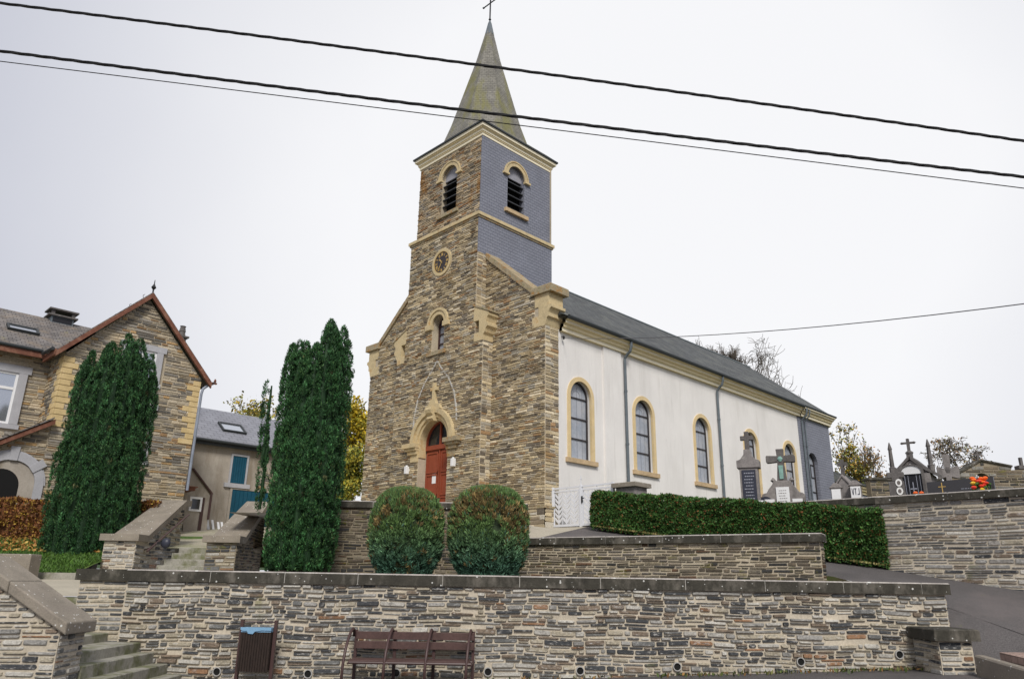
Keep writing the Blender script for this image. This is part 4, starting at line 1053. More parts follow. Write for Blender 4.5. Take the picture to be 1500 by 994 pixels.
# main roof of the left wing
prY(mb, [(-7.42, 5.62), (-10.95, 7.82), (-10.95, 7.9), (-7.42, 5.7)], -24.2, -9.2)
prY(mb, [(-14.4, 5.62), (-10.95, 7.82), (-10.95, 7.9), (-14.4, 5.7)], -24.2, -9.2)
hro = mb.build('roof', M_ROOFH, ho)
mb = MB()
sloped(mb, (HA, 8.02), (HY0-.34, 5.22), HX+.2, XO+.03, .2); sloped(mb, (HA, 8.02), (HY1+.3, 5.12), HX+.2, XO+.03, .2)
mb.build('verge_board', M_REDW, ho)
mb = MB(); mb.box(-7.44, -7.36, -24, HY0-.3, 5.42, 5.62); mb.box(-7.44, HX+.15, HY0-.36, HY0-.28, 5.3, 5.5); mb.box(-7.85, -7.44, -24, HY0-.0, 5.6, 5.64)
mb.build('eaves_board', M_REDW, ho)
mb = MB(); mb.tube([(-7.34, -24, 5.66), (-7.34, HY0-.42, 5.66)], .06, 8); mb.tube([(-7.3, HY0-.42, 5.56), (HX+.1, HY0-.42, 5.5)], .06, 8)
mb.tube([(HX+.3, HY1+.36, 5.32), (-9, HY1+.36, 5.36)], .055, 8)
mb.build('gutter', M_DARK, ho)
mb = MB(); mb.tube([(HX+.1, HY1+.3, 5.3), (HX+.06, HY1+.1, 5.1), (HX+.06, HY1+.06, 4.9), (HX+.06, HY1+.06, 1.3)], .05, 8); mb.build('downpipe', mk('blue_grey_pipe', (.24, .27, .33), rough=.5), ho)
mb = MB(); mb.lathe((XO-.05, HA, 8.25), [(.03, 0), (.03, .12), (.09, .2), (.05, .28), (.02, .34), (.012, .5)], 8); mb.build('finial', M_IRON, ho)
mb = MB()
for i in range(5):
    mb = MB(); y = HA+(HY0-HA)*(.12+i*.17); z = 8.3+(5.5-8.3)*(.12+i*.17)*1.0; mb.tube([(XO-.1, y, z), (XO-.1, y-.02, z+.12), (XO-.1, y+.04, z+.16)], .01, 5); mb.build('roof_hook', M_IRON, ho)
mb = MB(); mb.box(XO-.06, XO+.02, HY1+.25, HY1+.5, 5.3, 5.36); mb.lathe((XO, HY1+.42, 5.36), [(.03, 0), (.05, .06), (.02, .14)], 6); mb.build('eave_ornament', M_REDW, ho)
# ridge chimney with slab cowl on the left wing
cx, cy = -10.95, -10.42
mb = MB(); mb.box(cx-.3, cx+.3, cy-.4, cy+.4, 7.5, 7.98); c1 = mb.build('chimney', M_ZINC, ho)
mb = MB(); mb.box(cx-.4, cx+.4, cy-.52, cy+.52, 7.98, 8.04)
for a in (-1, 1):
    for b in (-1, 1): mb.box(cx+a*.25-.06, cx+a*.25+.06, cy+b*.36-.06, cy+b*.36+.06, 8.04, 8.22)
mb.box(cx-.4, cx+.4, cy-.52, cy+.52, 8.22, 8.28); mb.build('chimney_cowl', M_TOMBD, c1)
mb = MB(); mb.box(cx+.302, cx+.32, cy-.34, cy+.34, 7.75, 7.94); mb.build('chimney_grille', M_CLOCK, c1)
mb = MB(); p = atD(265, 499, 30.5); mb.box(p.x-.15, p.x+.15, p.y-.15, p.y+.15, p.z-2., p.z+.12); mb.box(p.x-.24, p.x+.24, p.y-.24, p.y+.24, p.z+.12, p.z+.19); mb.lathe((p.x, p.y, p.z+.19), [(.15, 0), (.12, .2), (.14, .22), (.1, .42), (.13, .46)], 10)
mb.build('chimney', M_TOMBD, ho)
# small skylight on the wing roof
nw = Vector((2.2, 0, 3.53)).normalized()
def skylight(parent, c, n, hy, hs, fm, pm):
    c = Vector(c); a = Vector((0, 1, 0)); b = n.cross(a).normalized()
    def bx(mb, p0, p1, q0, q1, d0, d1):
        P = [c+a*p+b*q for p, q in ((p0, q0), (p1, q0), (p1, q1), (p0, q1))]
        mb.poly([x+n*d1 for x in P])
        for i in range(4): mb.poly([P[i]+n*d0, P[(i+1) % 4]+n*d0, P[(i+1) % 4]+n*d1, P[i]+n*d1])
    m = MB(); w = .07
    bx(m, -hy, hy, -hs, -hs+w, 0, .1); bx(m, -hy, hy, hs-w, hs, 0, .1); bx(m, -hy, -hy+w, -hs+w, hs-w, 0, .1); bx(m, hy-w, hy, -hs+w, hs-w, 0, .1)
    o = m.build('skylight', fm, parent)
    m = MB(); bx(m, -hy+w, hy-w, -hs+w, hs-w, 0, .06); m.build('pane', pm, o)
zz = lambda x: 5.7+(x+7.42)*(7.9-5.7)/(-10.95+7.42)
skylight(ho, (-9.0, -11.95, zz(-9.0)), nw, .5, .28, M_DARK, M_PANE2)

# ================================================================== GARAGE
GX = -10.
ga = thing('garage', 'grey rendered outbuilding with slate roof and blue doors behind the yews', 'garage', (GX, -3, .5))
fg = fX(GX)
mb = MB(); mb.poly([fg(u, v, 0) for u, v in ((-7, 0), (3, 0), (3, 3.95), (-7, 3.95))]); mb.poly([(GX, 3, 0), (-15, 3, 0), (-15, 3, 3.9), (-12.5, 3, 5.7), (GX, 3, 3.95)])
mb.poly([(GX, -7, 0), (-15, -7, 0), (-15, -7, 3.9), (-12.5, -7, 5.7), (GX, -7, 3.95)])
mb.build('wall', M_GREND, ga)
mb = MB(); rubble(mb, fg, [[(-1.9, 2.0), (-.8, 2.0), (-.6, 2.7), (-1.4, 2.9)]], PAL_HOUSE, hr=(.08, .14), lr=(.2, .4), mi=0); mb.build('exposed_stone', M_STONE, ga)
mb = MB(); prY(mb, [(GX+.3, 3.85), (-12.5, 5.7), (-12.5, 5.78), (GX+.3, 3.93)], -7, 3.2); prY(mb, [(-15.3, 3.85), (-12.5, 5.7), (-12.5, 5.78), (-15.3, 3.93)], -7, 3.2); mb.build('roof', M_ROOFG, ga)
mb = MB(); mb.box(GX+.2, GX+.28, -7, 3.2, 3.66, 3.85); mb.tube([(GX+.36, -7, 3.84), (GX+.36, 3.2, 3.84)], .06, 8); mb.build('gutter', M_DARK, ga)
ng = Vector((1.85, 0, 2.8)).normalized()
skylight(ga, (GX-.85, -2.9, 3.93+(1.15)*(1.85/2.8)), ng, .55, .42, M_DARK, M_PANE2)
def plank_door(nm, u0, u1, v0, v1, n, sur):
    m = MB()
    for i in range(n): a = u0+(u1-u0)*i/n; b = u0+(u1-u0)*(i+1)/n; m.prism([(a+.006, v0), (b-.006, v0), (b-.006, v1), (a+.006, v1)], fg, .0, .035)
    o = m.build(nm, M_BLUE, ga)
    m = MB()
    for a, b, c, d in ((u0-sur, u0, v0-.02, v1), (u1, u1+sur, v0-.02, v1), (u0-sur, u1+sur, v1, v1+sur)): m.prism([(a, c), (b, c), (b, d-.002), (a, d-.002)], fg, 0, .06)
    if nm == 'hatch_door': m.prism([(u0-.25, v0-.2), (u1+.25, v0-.2), (u1+.25, v0-.022), (u0-.25, v0-.022)], fg, 0, .1)
    m.build('door_surround', M_GREND if nm == 'garage_door' else M_GREYST, o)
plank_door('hatch_door', -3.07, -2.42, 2.22, 3.38, 6, .08); plank_door('garage_door', -2.92, .3, .3, 1.95, 18, .1)
# lean-to against the house
ls_ = thing('lean_to_shed', 'small rendered lean-to with a white framed window between house and garage', 'shed', (-8.6, -5.7, .4))
fl_ = fX(-8.3)
pa_, pb_ = atD(273, 690, 27.4), atD(300, 722, 28)
def onX(px, py, X):
    d = ray(px, py); t = (X-CAM.x)/d.x; return CAM+d*t
q = [onX(272, 678, -8.3), onX(283, 688, -8.3), onX(308, 722, -8.3), onX(303, 775, -8.3), onX(268, 775, -8.3)]
mb = MB(); q[3].z = q[4].z = 0.; mb.poly([(-8.3, v.y, v.z) for v in q]); r_ = q[2]; r3 = q[3]
mb.poly([(-8.3, r_.y, r_.z), (-10, r_.y, r_.z), (-10, r_.y, 0), (-8.3, r_.y, 0)]); mb.build('wall', M_GREND, ls_)
mb = MB(); mb.poly([(-8.2, q[1].y-.1, q[1].z+.08), (-8.2, r_.y+.08, r_.z-.02), (-10, r_.y+.08, r_.z-.02), (-10, q[1].y-.1, q[1].z+.08)]); mb.build('roof', M_ROOFG, ls_)
mb = MB(); mb.tube([(-8.22, q[1].y-.05, q[1].z+.05), (-8.22, r_.y+.02, r_.z), (-8.22, r_.y+.02, .5)], .05, 8); mb.build('downpipe', M_BROWN, ls_)
a_, b_ = onX(283, 727, -8.28), onX(292, 749, -8.28)
def frame_rect(mb, fn, u0, u1, v0, v1, w, d0, d1):
    for a, b, c, d in ((u0, u0+w, v0, v1), (u1-w, u1, v0, v1), (u0+w, u1-w, v0, v0+w), (u0+w, u1-w, v1-w, v1)): mb.prism([(a, c), (b, c), (b, d), (a, d)], fn, d0, d1)
mb = MB(); frame_rect(mb, fl_, a_.y-.12, b_.y+.05, b_.z, a_.z, .08, 0, .05); wn = mb.build('window', M_WHITE, ls_)
mb = MB(); mb.poly([fl_(a_.y-.06, b_.z+.06, .02), fl_(b_.y, b_.z+.06, .02), fl_(b_.y, a_.z-.06, .02), fl_(a_.y-.06, a_.z-.06, .02)]); mb.build('pane', M_PANE, wn)
mb = MB(); a2 = onX(297, 727, -8.27); mb.prism([(a2.y-.02, 0), (a2.y+.1, 0), (a2.y+.1, a_.z), (a2.y-.02, a_.z)], fl_, 0, .04); mb.build('door_edge', M_BROWN, ls_)
mb = MB(); a3 = onX(280, 716, -7.6); mb.box(-8.3, -7.5, a3.y-.5, a3.y+.12, a3.z-.06, a3.z+.06); mb.box(-8.3, -7.45, a3.y-.5, a3.y+.2, a3.z+.06, a3.z+.1); mb.build('porch_hood', M_REDW, ls_)
# white boards leaning by the garage
for i, px in enumerate((306, 313, 321, 326)):
    p = onX(px, 782, -9.0); t = onX(px-3+i*.4, 761+(i > 1)*3, -9.4)
    mb = MB(); w = .045 if i else .05
    mb.prism([(-w, 0), (w, 0), (w, .04), (-w, .04)], lambda u, v, d: (p.x+(t.x-p.x)*d+v, p.y+(t.y-p.y)*d+u, p.z+(t.z-p.z)*d), 0, 1)
    o = mb.build('white_board', M_WHITE, None, loc=p)
    tag(o, 'white painted board leaning with others beside the blue garage door', 'board', 'white boards leaning by the garage')

# ================================================================== STREET FURNITURE
be = thingF('park_bench', 'brown metal and slat bench with four curved armrest hoops before the wall', 'bench', -1.6, 13.3, street(-1.6))
for z0, z1 in ((-.94, -.82), (-1.09, -.97)):
    mb = MB(); mb.box(-2.53, -.55, 13.52, 13.56, z0, z1); mb.build('backrest_slat', M_SLAT, be, 'F', bevel=.006)
for i in range(4):
    mb = MB(); y0 = 13.06+i*.105; mb.box(-2.55, -.6, y0, y0+.09, -1.26, -1.225); mb.build('seat_slat', M_SLAT, be, 'F', bevel=.006)
xs = (-2.58, -1.92, -1.26, -.6)
for x in xs:
    g = street(x); mb = MB()
    P = [(x, 13.56, -.9), (x, 13.54, -.8), (x-.005, 13.46, -.775), (x-.015, 13.34, -.82), (x-.025, 13.2, -.93), (x-.035, 13.08, -1.1), (x-.045, 13.02, -1.3), (x-.05, 13.0, g)]
    mb.tube(P, .024, 8); mb.build('armrest_hoop', M_BROWN, be, 'F', smooth=True)
    mb = MB(); mb.box(x+.01, x+.06, 13.57, 13.61, g, -.8); mb.build('rear_leg', M_BROWN, be, 'F')
mb = MB(); mb.tube([(-2.53, 13.04, -1.26), (-.57, 13.04, -1.26)], .022, 8); mb.tube([(-2.53, 13.5, -1.27), (-.57, 13.5, -1.27)], .022, 8)
for x in xs: mb.tube([(x+.03, 13.03, -1.275), (x+.03, 13.58, -1.275)], .016, 6)
mb.build('seat_frame', M_BROWN, be, 'F')
bi = thingF('litter_bin', 'dark brown slatted litter bin with blue bag edge on two posts', 'litter bin', -4.12, 13.3, street(-4.1))
for x in (-4.42, -3.86):
    mb = MB(); mb.box(x, x+.05, 13.26, 13.33, street(-4.1), -.66); mb.build('post', M_BROWN, bi, 'F')
mb = MB(); n = 12
for i in range(n):
    a = -4.365+.5*i/n; mb.box(a+.003, a+.5/n-.003, 13.16, 13.19, -1.44, -.82)
mb.box(-4.365, -3.865, 13.19, 13.42, -1.42, -.84)
mb.build('slatted_body', M_BINW, bi, 'F')
mb = MB()
P = [(-4.37, -.765), (-3.865, -.77), (-3.865, -.815), (-4.02, -.812), (-4.13, -.83), (-4.16, -.87), (-4.24, -.862), (-4.26, -.822), (-4.33, -.82), (-4.37, -.8)]
mb.prism(P, lambda u, v, d: (u, d, v), 13.14, 13.155); mb.box(-4.36, -3.87, 13.155, 13.42, -.84, -.775)
mb.build('bin_bag', M_BAG, bi, 'F')
mb = MB(); mb.tube([(-4.37, 13.29, -.69), (-3.86, 13.29, -.69)], .012, 6); mb.build('top_rail', M_BROWN, bi, 'F')

# ================================================================== CABLES
def cable(pts, r, twist, m, nm, lab, cat, strands=2):
    c = [F(*p) for p in pts]
    # quadratic through three points, prolonged past the picture to its poles
    P0, P1, P2 = c
    def q(t): return P0*((t-.5)*(t-1)*2)+P1*(-4*t*(t-1))+P2*(2*t*(t-.5))
    mb = MB(); n = 260 if strands > 1 else 60
    S = [q(-.6+2.2*i/n) for i in range(n+1)]
    for k in range(strands):
        if strands == 1: mb.tube(S, r, 6); continue
        L = []
        for i, p in enumerate(S):
            t = (S[min(i+1, n)]-S[max(i-1, 0)]).normalized(); a = t.cross(Vector((0, 0, 1))).normalized(); b = a.cross(t)
            ph = 2*PI*(i/n*36+k/strands)
            L.append(p+(a*math.cos(ph)+b*math.sin(ph))*r*.9)
        mb.tube(L, r, 6)
    o = mb.build(nm, m, None, loc=P1)
    tag(o, lab, cat)
cable([(-7.64, 9, 8.0), (-.07, 9, 6.99), (7.07, 9, 5.95)], .0125, 1, M_CABLE, 'overhead_cable', 'thick twisted black cable, upper of the three across the sky', 'cable', 3)
cable([(-7.44, 9.2, 7.29), (-.05, 9.2, 6.35), (6.97, 9.2, 5.52)], .0135, 1, M_CABLE, 'overhead_cable', 'thick twisted black cable just above the thin one across the spire', 'cable', 3)
cable([(-7.4, 9.3, 7.18), (-.15, 9.3, 6.29), (6.93, 9.3, 5.41)], .007, 0, M_CABLE, 'overhead_cable', 'thin single black cable, lowest of the three crossing the spire', 'cable', 1)
a = Vector((NX+.14, 1.3, 6.46)); b = atD(1500, 428, 13.); dd = (b-a)
pts = [a+dd*t+Vector((0, 0, -.35*4*(t*.8)*(1-t*.8)+0)) for t in [i/20*1.6 for i in range(21)]]
mb = MB(); mb.tube(pts, .011, 6); tag(mb.build('service_wire', M_WIRE, None, loc=a), 'thin grey service wire from the church corner to the right', 'wire')

# ================================================================== GROUND
def ruled(name, A, B, n, m, mat, jit=0.):
    """surface between two polylines given as equal-length point lists"""
    mb = MB(); rows = []
    A = [Vector(p) for p in A]; B = [Vector(p) for p in B]
    def samp(P):
        o = []
        for i in range(len(P)-1):
            for k in range(n): o.append(P[i].lerp(P[i+1], k/n))
        return o+[P[-1]]
    a, b = samp(A), samp(B)
    for p, q in zip(a, b):
        r = []
        for k in range(m+1):
            t = k/m; v = p.lerp(q, t)+Vector((0, 0, rnd.uniform(-jit, jit))); mb.v.append(tuple(v)); r.append(len(mb.v)-1)
        rows.append(r)
    for r, s in zip(rows, rows[1:]):
        for k in range(m): mb.face((r[k], s[k], s[k+1], r[k+1]))
    o = mb.build(name, mat, None, smooth=True); o['kind'] = 'structure'; return o
mb = MB()
mb.poly([F(-150, -120, street(-6)), F(-8, -120, street(-8)), F(-8, 13.82, street(-8)), F(-150, 13.82, street(-6))])
mb.poly([F(-8, -120, street(-8)), F(9.5, -120, street(9.5)), F(9.5, 13.3, street(9.5)), F(7.7, 13.82, street(7.7)), F(-8, 13.82, street(-8))])
mb.poly([F(9.5, -120, street(9.5)), F(150, -120, street(12)), F(150, 9, street(12)), F(9.5, 9, street(9.5))])
o = mb.build('street', M_ASPH); o['kind'] = 'structure'
mb = MB()
mb.poly([F(-7.2, WD+.3, -.1), F(7.6, WD+.3, -.1), F(6.6, 15.9, -.03), F(.6, 20, .06), F(-7.2, 20.1, .06)])
o = mb.build('terrace_soil', M_SOIL); o['kind'] = 'structure'
ruled('church_pavement', [F(-7.5, 20.42, 1.66), F(-3, 20.42, 1.66), F(.42, 20.3, 1.62), F(.45, 19.3, 1.0)], [(-6.2, .7, 0), (0, .6, 0), (4.2, .55, 0), (6.6, .95, -.0)], 4, 6, M_PAVE)
ruled('road', [F(.45, 19.3, 1.0), F(6.55, 15.75, .22), F(7.95, 14.3, -.3), F(8.9, 12.6, -.9), F(9.8, 10.5, -1.14), F(13, 6, -1.12), F(30, -4, -1.1)],
      [(6.6, .95, -.0), (15.5, .55, -1.24), (18., .3, -1.66), (20, .3, -2.0), (24, .3, -2.5), (30, .3, -3.), (60, .3, -3)], 8, 10, M_ASPH, .006)
RA = [F(.45, 19.3, 1.0), F(6.55, 15.75, .22), F(7.95, 14.3, -.3)]
ruled('road_edge', RA, [p-Vector((0, 0, 1.3)) for p in RA], 2, 2, M_SOIL)
ruled('road_bank', [F(7.62, 13.9, -.55), F(7.62, 13.2, -1.15), F(7.6, 12.5, -1.3)], [F(7.98, 14.33, -.29), F(8.95, 12.62, -.888), F(9.85, 10.5, -1.128)], 4, 4, M_ASPH, .01)
PV = [F(7.62, 12.45, -.9), F(9.3, 12.3, -.875), F(11.5, 8.5, -.93), F(7.0, 8.5, -1.0)]
mb = MB(); mb.poly(PV); mb.poly([PV[0], PV[3], PV[3]-Vector((0, 0, .6)), PV[0]-Vector((0, 0, .6))]); mb.poly([PV[0], PV[1], PV[1]-Vector((0, 0, .6)), PV[0]-Vector((0, 0, .6))])
o = mb.build('pavement', M_PINK); o['kind'] = 'structure'
kb = MB(); kb.prism([(-.08, -.5), (.08, -.5), (.08, .0), (.06, .025), (-.06, .025), (-.08, 0)], lambda u, v, d: (7.46+u-d*.42, 12.72-d*3., -.99+v-d*.12), 0, 1)
o = kb.build('kerb_stone', M_COPE_L, None, 'F', loc=F(7.4, 12.6, -1.3)); tag(o, 'grey kerb stone running down from the low end pier', 'kerb')
mb = MB(); mb.poly([(8.6, 1.1, .12), (60, .6, .12), (60, 40, .6), (5.2, 40, .6), (5.2, 1.1, .05)])
o = mb.build('cemetery_ground', M_SOIL); o['kind'] = 'structure'
# garden bank on the left
def grid(name, L0, L1, D0, D1, fn, nx, ny, mat):
    mb = MB()
    for j in range(ny+1):
        for i in range(nx+1):
            L, D = L0+(L1-L0)*i/nx, D0+(D1-D0)*j/ny; mb.v.append(tuple(F(L, D, fn(L, D)+rnd.uniform(-.015, .015))))
    for j in range(ny):
        for i in range(nx): k = j*(nx+1)+i; mb.face((k, k+1, k+nx+2, k+nx+1))
    o = mb.build(name, mat, None, smooth=True); o['kind'] = 'structure'; return o
def bank(L, D): return .0 if D < 18.6 else min(.95, (D-18.6)*.26)
grid('garden_bank', -34, -10.35, 18.6, 30, bank, 40, 24, M_TURF)
mb = MB(); mb.poly([F(-34, 11.3, -.39), F(-8.5, 11.3, -.39), F(-8.5, 14.01, -.37), F(-34, 14.01, -.37)]); o = mb.build('landing', M_STEP); o['kind'] = 'structure'
mb = MB(); mb.poly([F(-34, 14., -.36), F(-8.45, 14., -.36), F(-7.3, 14.2, -.36), F(-7.2, 20.1, -.02), F(-34, 18.58, -.02)]); o = mb.build('path', M_PAVE); o['kind'] = 'structure'
mb = MB(); mb.poly([F(-10.4, 18.5, -.02), F(-6.9, 18.5, -.02), F(-6.9, 20.6, .06), F(-10.4, 20.6, .06)]); o = mb.build('path', M_PAVE); o['kind'] = 'structure'
kb = MB(); kb.box(-20, -9.9, 18.42, 18.57, -.3, .05); o = kb.build('garden_kerb', M_STEP, None, 'F', loc=F(-12, 18.5, -.2)); tag(o, 'low stone kerb along the foot of the grass bank', 'kerb')
p = LD(34, 818, 17.8)
kb = MB(); kb.bbox(-16, LD(49, 818, 17.8).x, 17.7, 18.1, -.1, LD(40, 811, 17.8).z, .015); o = kb.build('low_wall', M_COPE_L, None, 'F', loc=F(-12, 17.9, 0)); tag(o, 'low grey stone block wall end before the grass bank', 'wall')
def yard(L, D): return .77+min(1.5, (D-21.8)*.115)
grid('yard', -10.4, -6.2, 21.8, 40, yard, 8, 24, M_GRAV)
grid('yard', -13.5, -10.38, 24.6, 40, lambda L, D: yard(L, D)-.01, 4, 16, M_GRAV)
grid('yard_grass', -34, -10.3, 29.8, 60, lambda L, D: 1.5, 6, 6, M_TURF)
def hill(L, D): return .3 if D < 24 else (1.3 if D < 30 else 1.5+(D-30)*.012+2.*math.sin(L*.011)*(D > 80))
mb = MB()
Ls = [-300, -120, -60, -34, -20, -10, 0, 10, 25, 60, 120, 300]; Ds = [23, 26, 30, 40, 60, 90, 150, 400]
for D in Ds:
    for L in Ls: mb.v.append(tuple(F(L, D, hill(L, D))))
for j in range(len(Ds)-1):
    for i in range(len(Ls)-1): k = j*len(Ls)+i; mb.face((k, k+1, k+len(Ls)+1, k+len(Ls)))
o = mb.build('hillside', M_TURF, None, smooth=True); o['kind'] = 'structure'

# ================================================================== PLANTS
def clumps(C, N, per, rad, leaf, width, base, up=.35, colvar=.35, tip=None, rng=nrng, jitter=.6, zs=1.):
    """leaf sprays round clump centres C with outward directions N; returns V, F, colours"""
    n = len(C); Cc = np.repeat(C, per, 0); Nn = np.repeat(N, per, 0)
    d = rng.normal(0, 1, (n*per, 3)); d /= np.linalg.norm(d, axis=1)[:, None]
    d = d*.8+Nn*.7; d /= np.linalg.norm(d, axis=1)[:, None]
    P = Cc+d*np.array([1, 1, zs])*(rad*(.55+.5*rng.random(n*per)))[:, None]
    A = d+np.array([0, 0, up])
    V, Fq = leaf_quads(P, A, np.full(n*per, leaf), width, rng, jitter)
    b = np.array(base); b = b if b.ndim == 2 else np.repeat(b[None], n, 0)
    k = np.exp(rng.normal(0, colvar*.7, (n, 1)))
    cc = np.repeat(b*k, per, 0)*np.exp(rng.normal(0, colvar*.5, (n*per, 1)))
    if tip is not None:
        t = rng.random(n*per) < tip[1]; cc[t] = np.array(tip[0])*np.exp(rng.normal(0, .25, (t.sum(), 1)))
    return V, Fq, np.clip(cc, .003, .9)
def merge(parts):
    V, Fq, C, o = [], [], [], 0
    for v, f, c in parts: V.append(v); Fq.append(f+o); C.append(c); o += len(v)
    return np.concatenate(V), np.concatenate(Fq), np.concatenate(C)
def toW(P): return P @ np.array(MF)[:3, :3].T + np.array(MF)[:3, 3]

def yew(label, L, D, h0, lobes, base, leaf=.06, per=32, dens=58):
    t = thingF('yew_tree', label, 'tree', L, D, h0)
    mb = MB(); parts = []
    for dx, dy, r, zt, zb, taper in lobes:
        H = zt-zb; area = 2*PI*r*H; n = int(area*dens)
        s = nrng.random(n)**.9; th = nrng.random(n)*2*PI
        def prof(s):  # bulging column pointed at the top
            return r*np.clip(np.minimum(1., .7+s*2.)*np.where(s > .8, np.power(np.clip(1-((s-.8)/.2)**1.8*.97, 0, 1), .8), 1), .04, 1)*(1-taper*s)
        bump = 1+.13*np.sin(th*5+s*23)+.1*np.sin(th*3-s*41)
        rr = prof(s)*bump*(.86+.2*nrng.random(n))
        lean = np.stack([dx*(1+.1*s), dy*(1+.1*s)], 1)
        P = np.stack([L+lean[:, 0]+rr*np.cos(th), D+lean[:, 1]+rr*np.sin(th), zb+s*H], 1)
        keep = (np.hypot(P[:, 0]-L, P[:, 1]-D) > .45*max(math.hypot(q[0], q[1]) for q in lobes)) | (s > .72)
        P, s, th = P[keep], s[keep], th[keep]
        N = np.stack([np.cos(th), np.sin(th), .35+.6*(s > .85)], 1)
        N /= np.linalg.norm(N, axis=1)[:, None]
        Nw = N @ np.array(MF)[:3, :3].T
        bc = np.repeat(np.array(base)[None], len(P), 0); br = nrng.random(len(P)) < .01; bc[br] = (.06, .06, .025)
        parts.append(clumps(toW(P), Nw, per, .07, leaf, .3, bc, 1.1, .65, ((.07, .15, .045), .14), jitter=.4, zs=1.7))
        # solid heart of the column, coloured darker as shade between the spires
        rg = []
        for i in range(9):
            q = i/8; R_ = float(prof(np.array([q]))[0])*.55; rg.append((max(R_, .02), zb+q*H*.97))
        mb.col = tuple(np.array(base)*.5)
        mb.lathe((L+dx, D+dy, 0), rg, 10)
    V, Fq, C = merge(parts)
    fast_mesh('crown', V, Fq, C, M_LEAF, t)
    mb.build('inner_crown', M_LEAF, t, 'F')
    mb = MB()
    for k in range(5): mb.tube([(L+.2*math.cos(k*1.3), D+.2*math.sin(k*1.3), h0-.3), (L+.3*math.cos(k*1.3), D+.3*math.sin(k*1.3), h0+1.5)], .09, 6)
    mb.build('trunk', M_BARK, t, 'F')
    return t
def spires(rg, ring_, zb, n_in):
    """lobes of a fastigiate crown: (angle, reach, radius, top)"""
    out = []
    for a, q, r, zt in ring_: out.append((q*math.cos(a), q*math.sin(a), r*(.74 if q > .6 else .9), zt, zb+rg.random()*.12, .08))
    return out
rg_ = random.Random(4)
Y1r = [(-2.9, .98, .3, 6.1), (-2.55, 1.0, .3, 5.95), (-2.2, .95, .32, 6.2), (-1.85, .98, .3, 5.7), (-1.55, .95, .32, 6.35), (-1.2, .95, .32, 6.1), (-.85, .92, .32, 6.6), (-.5, .95, .3, 6.1), (-.15, .95, .3, 6.3), (.15, 1.0, .28, 5.7), (.6, .9, .3, 5.9), (2.6, .9, .3, 5.9),
       (-2.75, .5, .36, 6.45), (-1.9, .5, .38, 6.55), (-1., .45, .4, 6.85), (-.2, .5, .38, 6.8), (1.2, .5, .4, 6.5), (-2.45, 1.14, .28, 3.6), (-1.7, 1.1, .3, 3.7), (-1., 1.1, .3, 4.0), (-.4, 1.1, .28, 4.2), (-2.0, 1.12, .28, 2.6), (-1.3, 1.14, .28, 2.7), (-.7, 1.1, .28, 2.8)]
yew('broad dark green yew with several upright spires before the stone house', -11.6, 21.5, .25, [(a*.87, b*.87, c*.92, d-.1, e, f) for a, b, c, d, e, f in spires(rg_, Y1r, .3, 0)], (.026, .074, .027))
Y2r = [(-3.0, .74, .26, 5.75), (-2.6, .74, .28, 5.65), (-2.2, .7, .3, 5.7), (-1.8, .7, .3, 5.4), (-1.45, .68, .3, 5.6), (-1.05, .7, .3, 6.1), (-.7, .68, .29, 6.0), (-.35, .7, .28, 6.2), (0., .74, .26, 5.9), (.5, .66, .28, 5.8), (2.7, .6, .3, 5.7),
       (-2.7, .4, .34, 5.8), (-1.6, .3, .36, 5.7), (-.6, .35, .38, 6.4), (.4, .3, .38, 6.35), (1.8, .3, .36, 5.6), (-2.3, .84, .26, 3.4), (-1.5, .84, .27, 3.2), (-.8, .84, .27, 3.5), (-1.9, .86, .26, 2.2), (-1.1, .86, .26, 2.4)]
Y2l = [(a*.87, b*.87, c*.9, d, e, f) for a, b, c, d, e, f in spires(rg_, Y2r, .15, 0)]+[(-1.13, -.1, .08, 4.75, 2.6, .2), (-1.08, -.05, .08, 3.6, 1.6, .1)]
yew('tall narrow dark green yew standing beside the right wall of the upper steps', -5.0, 18.7, .12, Y2l, (.03, .086, .03))

